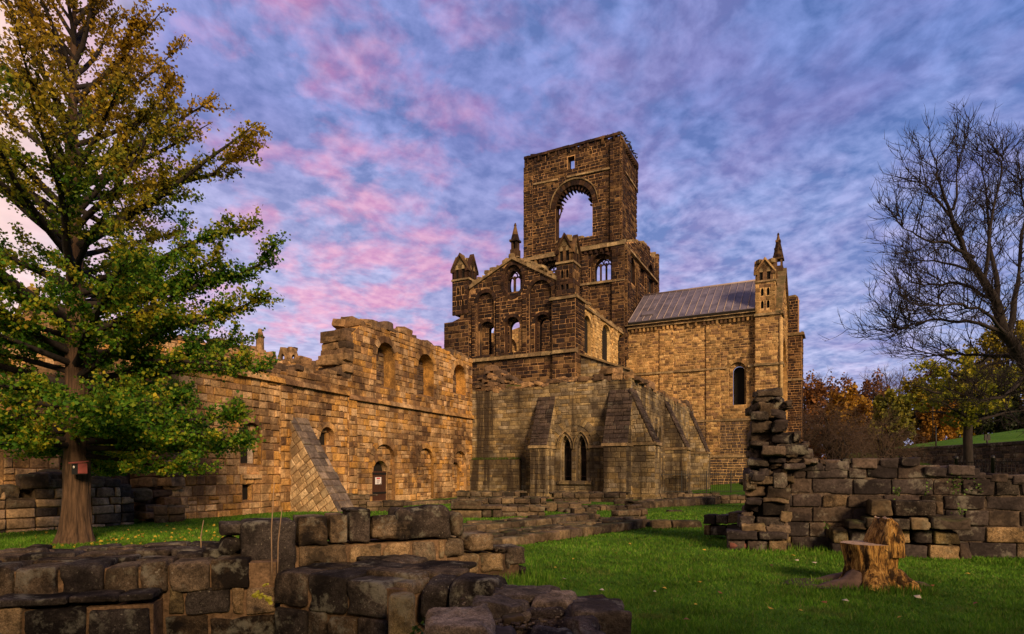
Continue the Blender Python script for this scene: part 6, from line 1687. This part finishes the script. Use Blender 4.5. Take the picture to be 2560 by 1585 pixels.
# park wall, lamp posts, sign post, railings
def park_things():
    A, B = P(2640, 27.5), P(2160, 44.5)
    f = Frame(B, A); mb = MB()
    pf = [(0, f.z(2182, 1130)), (f.L * .5, (f.z(2182, 1130) + f.z(2560, 1109)) / 2), (f.L, f.z(2560, 1109))]
    wall_into(mb, 0, f.L, .6, pf, [], .5, (.14, .22, .3, .6, .02, .01, .03), zface=1.0)
    strip(mb, 0, f.L, pf[0][1] + .05, pf[2][1] + .05, .14, .06, ln=.9)
    t = thing('park_wall', (f.A.x, f.A.y, 0), 'long dark retaining wall below the green park slope', 'wall')
    mb.build('masonry', [M_RT, M_RTM, M_RT, M_DARK, M_RT], t, f.M)
    for (px, pt, pb, d, lab, lamp) in ((2340, 1068, 1128, 40, 'thin dark post on the green slope left of the straight trunk', 0), (2468, 1086, 1112, 34, 'small sign on a thin post on the park slope', 1), (2332, 940, 1100, 62, 'tall slim lamp post with pale head among the hill trees', 2)):
        c = P(px, d); z1, z0 = ZZ(pt, d), min(ZZ(pb, d), float(ground_z(c.x, c.y))); o = thing('lamp_post' if lamp == 2 else 'sign_post', (c.x, c.y, z0), lab, 'lamp post' if lamp == 2 else 'post'); M = Matrix.Translation((c.x, c.y, 0))
        mb = MB(); mb.tube([(0, 0, z0 - .3), (0, 0, z1)], [.05, .045], 8, 0); mb.build('pole', [M_IRON], o, M)
        mb = MB()
        if lamp == 1: mb.box((-.16, -.03, z1 - .34), (.16, .03, z1), 0); mb.build('sign_panel', [M_IRON], o, M)
        elif lamp == 2:
            mb.tube([(0, 0, z1), (.15, -.1, z1 + .1), (.55, -.3, z1 + .12)], [.04, .04, .03], 6, 0); rbox(mb, (.75, -.4, z1 + .1), (.38, .16, .08), .07, 4, rz=-.5, slot=1); mb.build('lamp_head', [M_IRON, M_WHITE], o, M)
        else: mb.tube([(0, 0, z1), (0, 0, z1 + .1)], [.06, .03], 8, 0); mb.build('cap', [M_IRON], o, M)
    # railings near the chapter house
    A, B = P(1641, 41.5), P(1888, 42.5); f = Frame(A, B); mb = MB(); n = int(f.L / .15); zt = 1.62
    t = thing('iron_railings', (A.x, A.y, 0), 'thin black iron railings in front of the chapter house buttresses', 'railings')
    for z in (.25, zt - .18): mb.box((0, -.02, z - .02), (f.L, .02, z + .02), 0)
    mb.build('rail', [M_IRON], t, f.M); mb = MB()
    for i in range(n + 1):
        u = f.L * i / n; mb.tube([(u, 0, 0), (u, 0, zt), (u, 0, zt + .06)], [.011, .011, .002], 4, 0)
    o = mb.build('bars', [M_IRON], t, f.M)
    for i in range(5):
        u = f.L * i / 4; mb = MB(); mb.box((u - .03, -.03, -.1), (u + .03, .03, zt + .05), 0); mb.build('post', [M_IRON], t, f.M)
    # railings behind the right wall
    A, B = P(2380, 25.5), P(2640, 22.0); f = Frame(A, B); mb = MB(); n = int(f.L / .13)
    zt = 2.08; zg = .7
    t = thing('park_railings', (A.x, A.y, 0), 'black railings with ball topped posts behind the right wall', 'railings')
    for z in (1.1, zt - .08): mb.box((0, -.02, z - .018), (f.L, .02, z + .018), 0)
    mb.build('rail', [M_IRON], t, f.M); mb = MB()
    for i in range(n + 1):
        u = f.L * i / n; mb.tube([(u, 0, zg), (u, 0, zt)], [.010, .010], 4, 0)
    mb.build('bars', [M_IRON], t, f.M)
    for px in (2391, 2482, 2572):
        u = f.u(px); mb = MB(); mb.tube([(u, 0, zg - .2), (u, 0, zt + .06), (u, 0, zt + .07), (u, 0, zt + .09), (u, 0, zt + .16), (u, 0, zt + .2)], [.06, .06, .085, .085, .07, .02], 10, 0); mb.build('post', [M_IRON], t, f.M)
park_things()

# ------------------------------------------------------------------ small things
def pigeons():
    def bird():
        mb = MB(); n = 8
        mb.tube([(-.17, 0, .10), (-.10, 0, .13), (0, 0, .16), (.08, 0, .20), (.12, 0, .26), (.15, 0, .28), (.19, 0, .27)], [.012, .04, .075, .065, .04, .035, .008], n, 0)
        mb.tube([(-.10, 0, .12), (-.30, 0, .06)], [.045, .02], 6, 0)
        for s in (-1, 1): mb.tube([(.0, s * .03, 0), (.01, s * .03, .11)], [.01, .015], 4, 0)
        return mb
    M0 = bird().build('pigeon', [plain_mat('pigeon feathers', (.03, .028, .033), .7, .3, 20)])
    spots = []
    zt = fT.z(1551, 341) + .42
    for px in (1477, 1485, 1501, 1507, 1511, 1517, 1527, 1535, 1542, 1549):
        p = fT.pt(fT.u(px), .2); spots.append((p.x, p.y, zt + RND.uniform(-.05, .03) - .25, RND.uniform(0, 6.28)))
    for i in range(11):
        p = TSE + N_ * (.3 + i * .58) + E_ * .15; spots.append((p.x, p.y, zt - .22 + RND.uniform(-.05, .03), RND.uniform(0, 6.28)))
    for i, (x, y, z, a) in enumerate(spots):
        o = M0 if i == 0 else M0.copy()
        if i: COL.objects.link(o)
        o.matrix_world = Matrix.Translation((x, y, z)) @ Matrix.Rotation(a, 4, 'Z') @ Matrix.Diagonal((1.5, 1.5, 1.5, 1))
        tag(o, 'dark pigeon perched on the tower top edge', 'pigeon', 'pigeons along the tower top')
pigeons()
def weeds():
    # tall dry stalks in front of the big upright block
    for (px, pb, pt, d, lab, lean) in ((686, 1450, 1205, 6.85, 'tall pale dry stalk in front of the big upright block', -3), (700, 1440, 1268, 6.9, 'thinner brown dry stalk beside the tall pale one', 9), (509, 1382, 1300, 7.6, 'short dry stalk on the flat topped wall, left of the upright block', -2)):
        b = px3(px - 6 + 0, pb, d); t_ = px3(px + 1 + lean * .5, pt, d); mid = b.lerp(t_, .5) + Vector((-.02, 0, 0)); mb = MB()
        mb.tube([b, b.lerp(mid, .5), mid, mid.lerp(t_, .5), t_], [.008, .0075, .007, .006, .004], 5, 0)
        o = mb.build('dry_stalk', [M_STRAW], None, None); tag(o, lab, 'dead stalk')
    c = px3(663, 1490, 6.5)
    t = thing('yellow_leaf_sprig', c, 'little sprig of round yellow green leaves growing from a wall joint', 'plant'); M = WM[t.name]
    mb = MB(); mb.tube([(-.02, .25, -.05), (-.02, .1, .0), (.0, 0, .02), (.08, -.02, -.02)], [.004, .004, .003, .002], 4, 0); mb.build('stem', [M_STRAW], t, M)
    for (x, z, s, a) in ((-.10, .01, .035, .3), (-.075, .035, .03, 1.0), (-.05, .0, .028, 2.0), (-.03, .02, .02, .5), (-.005, .0, .018, .2), (.02, -.01, .02, 1.2), (.045, -.03, .035, .4), (.06, -.06, .03, 2.2), (.0, .12, .02, .7), (.03, .13, .016, .1)):
        mb = MB(); k = 10
        v = [(x, -.02, z)] + [(x + s * 1.15 * math.cos(q) * math.cos(a) - s * .8 * math.sin(q) * math.sin(a), -.02 + .012 * math.sin(2 * q), z + s * 1.15 * math.cos(q) * math.sin(a) + s * .8 * math.sin(q) * math.cos(a)) for q in np.linspace(0, 2 * math.pi, k, endpoint=False)]
        mb.add(v, [(0, i + 1, (i + 1) % k + 1) for i in range(k)], 0); mb.build('leaf', [M_YLEAF], t, M)
    for i, (px, py, d, n, s, lab) in enumerate(((2396, 1208, 11.5, 70, .13, 'largest green wall plant rooted in the right wall'), (2440, 1218, 11.4, 22, .06, 'small weed in the right wall beside the largest plant'), (2238, 1231, 11.7, 26, .05, 'tiny green weed in the right wall above the moulded base'), (2318, 1222, 11.6, 16, .06, 'faint green weed between the tiny and the largest wall plants'), (2065, 1314, 12.1, 16, .04, 'tiny weed left of the moulded base'), (2398, 1276, 11.4, 26, .05, 'weed low on the right wall, right of the moulded base'), (1055, 1570, 4.9, 34, .05, 'bright green weed in the dark gap beside the stone post'))):
        c = px3(px, py, d); q = NR.normal(size=(n, 3)) * np.array([s, .025, s]) + np.array([c.x, c.y - .04, c.z])
        t = thing('wall_plant', c, lab, 'plant'); leaves(q, (.03, .055), 'foliage', M_GLEAF, t)
M_STRAW = plain_mat('dry straw', (.30, .20, .12), .9, .3, 8)
M_YLEAF = plain_mat('yellow green leaf', (.34, .32, .03), .6, .3, 14)
M_GLEAF = plain_mat('green leaf', (.07, .13, .02), .7, .5, 14)
weeds()
def grass_and_leaves():
    n = 330000
    d = 4.6 * (30 / 4.6) ** NR.uniform(0, 1, n); px = NR.uniform(-60, 2620, n)
    x = (px - CX) / F * d; y = d
    keep = (x > -16) & ~((x < 1.0) & (y < 8.6) & (y < 7.8 + .2 * x)); x, y, d = x[keep], y[keep], d[keep]; n = len(x)
    z = ground_z(x, y)
    pat = np.sin(x * 2.1 + 1.7 * np.sin(y * 1.3)) * np.sin(y * 1.9 + 1.1 * np.sin(x * 1.7))
    h = NR.uniform(.025, .065, n) * (1 + .35 * pat); wd = NR.uniform(.004, .008, n) * np.clip(d / 7, .8, 3.0)
    edge = ((np.abs(y - (12.45 - .16 * (x - 5.6))) < .45) & (x > 4.6)) | (np.hypot(x - 4.97, y - 8.3) < .75) | ((y > 7.4) & (y < 9.2) & (x > -.5) & (x < .6))
    h = h * np.where(edge, NR.uniform(1.2, 2.6, n), 1.0)
    a = NR.uniform(0, 2 * np.pi, n); lx, ly = NR.normal(0, .028, n), NR.normal(0, .028, n)
    p0 = np.stack([x - np.cos(a) * wd, y - np.sin(a) * wd, z - .005], 1); p1 = np.stack([x + np.cos(a) * wd, y + np.sin(a) * wd, z - .005], 1); p2 = np.stack([x + lx, y + ly, z + h], 1)
    v = np.stack([p0, p1, p2], 1).reshape(-1, 3); f = np.arange(n * 3).reshape(-1, 3)
    o = np_mesh('grass', v, f, [M_LAWNBLADE]); o['kind'] = 'stuff'; o['label'] = 'short green lawn grass between the ruined walls'; o['category'] = 'grass'
    # fallen leaves: those that stand out are things, the yellow scatter under the tree is stuff
    q = []
    for i in range(260):
        a_ = NR.uniform(0, 6.28); r_ = abs(NR.normal(0, 3.4)) + .5; c = P(187, 13.6); xx, yy = c.x + r_ * math.cos(a_) + 1.2, c.y + r_ * math.sin(a_) * .8
        if yy > 9: q.append((xx, yy, float(ground_z(xx, yy)) + .035))
    o = leaves(np.array(q), (.05, .09), 'fallen_leaves', M_YLEAF2, flat=.75); o['kind'] = 'stuff'; o['label'] = 'yellow leaves scattered on the grass under the big tree'; o['category'] = 'fallen leaves'
    mb = MB(); k = 8
    v = [(0, 0, .02)] + [(.06 * math.cos(s) * (1 + .35 * (i % 2)), .045 * math.sin(s) * (1 + .35 * (i % 2)), .012 * math.sin(2 * s)) for i, s in enumerate(np.linspace(0, 2 * math.pi, k, endpoint=False))]
    mb.add(v, [(0, i + 1, (i + 1) % k + 1) for i in range(k)], 0)
    L0 = {}
    sp = [(1573, 1391, 2), (1433, 1407, 0), (1575, 1362, 0), (1540, 1389, 0), (1512, 1401, 1), (1410, 1458, 1), (1505, 1487, 1), (1637, 1493, 1), (1660, 1484, 0), (1748, 1470, 0), (1627, 1390, 2), (1760, 1378, 0), (1740, 1530, 0), (1715, 1573, 2), (1930, 1421, 2), (2036, 1415, 1), (1992, 1408, 1), (1983, 1396, 0), (2180, 1490, 0), (2113, 1519, 1), (2294, 1505, 1), (1926, 1541, 0), (2002, 1545, 0), (2060, 1524, 2), (1748, 1470, 0), (1388, 1429, 0), (1800, 1500, 2), (1850, 1355, 0), (2330, 1470, 2), (2420, 1440, 0), (2440, 1520, 2), (2250, 1560, 0)]
    labs = ('yellow fallen leaf lying on the lawn', 'pale whitish fallen leaf lying on the lawn', 'brown fallen leaf lying on the lawn')
    for px_, py_, kd in sp:
        p = G(px_, py_, 0); z = float(ground_z(p.x, p.y)) + .045
        if kd not in L0: o = L0[kd] = mb.build('fallen_leaf', [(M_YLEAF2, M_PLEAF, M_BLEAF)[kd]])
        else: o = L0[kd].copy(); COL.objects.link(o)
        s = RND.uniform(.35, .62)
        o.matrix_world = Matrix.Translation((p.x, p.y, z)) @ Matrix.Rotation(RND.uniform(0, 6), 4, 'Z') @ Matrix.Rotation(RND.uniform(-.5, .5), 4, 'X') @ Matrix.Diagonal((s, s, s, 1))
        tag(o, labs[kd], 'fallen leaf', ('yellow', 'pale', 'brown')[kd] + ' leaves fallen on the lawn')
M_YLEAF2 = plain_mat('fallen yellow leaf', (.40, .27, .03), .8, .4, 5)
M_PLEAF = plain_mat('fallen pale leaf', (.42, .36, .28), .8, .3, 5)
M_BLEAF = plain_mat('fallen brown leaf', (.20, .07, .03), .8, .4, 5)
M_LAWNBLADE, _g = new_mat('grass blade')
def blade():
    t = _g; geo = t.n('ShaderNodeNewGeometry'); pos = geo.outputs['Position']
    n1 = t.noise(pos, .45, 5, .6); n2 = t.noise(pos, 3.0, 4, .6)
    c = t.ramp(geo.outputs['Random Per Island'], [(0, (.05, .145, .010)), (.5, (.09, .22, .014)), (.85, (.14, .25, .025)), (1, (.20, .22, .06))])
    c = t.mix(1.0, c, t.ramp(n1, [(.3, .62), (.7, 1.35)]), 'MULTIPLY'); c = t.mix(1.0, c, t.ramp(n2, [(.3, .55), (.7, 1.4)]), 'MULTIPLY'); c = t.mix(t.ramp(t.noise(t.map(pos, loc=(9, 3, 0)), 1.1, 5, .65), [(.58, 0.0), (.68, .55)]), c, (.13, .13, .04))
    d = t.n('ShaderNodeBsdfPrincipled', {'Base Color': c, 'Roughness': .7, 'Specular IOR Level': .15}); tr = t.n('ShaderNodeBsdfTranslucent', {'Color': c})
    t.n('ShaderNodeOutputMaterial', {'Surface': t.n('ShaderNodeMixShader', {0: .3, 1: d.outputs[0], 2: tr.outputs[0]}).outputs[0]})
blade(); grass_and_leaves()

# unseen wall added behind the viewpoint to keep the sun off the nearest stones
def rear_wall():
    f = Frame((24.0, -4.3), (-20.0, -4.7)); mb = MB()
    pf = [(0, 4.8), (6, 5.7), (10, 5.3), (15, 6.0), (21, 5.6), (26, 6.1), (32, 5.7), (38, 6.0), (f.L, 5.0)]
    wall_into(mb, 0, f.L, -.8, pf, [], 1.0, ST['mound'], face=False)
    t = thing('unseen_shade_wall', (f.A.x, f.A.y, 0), 'tall unseen wall added behind the viewpoint to shade the foreground', 'ruined wall')
    mb.build('wall', [M_OR, M_ORM, M_OR, M_DARK, M_ORR], t, f.M)
rear_wall()
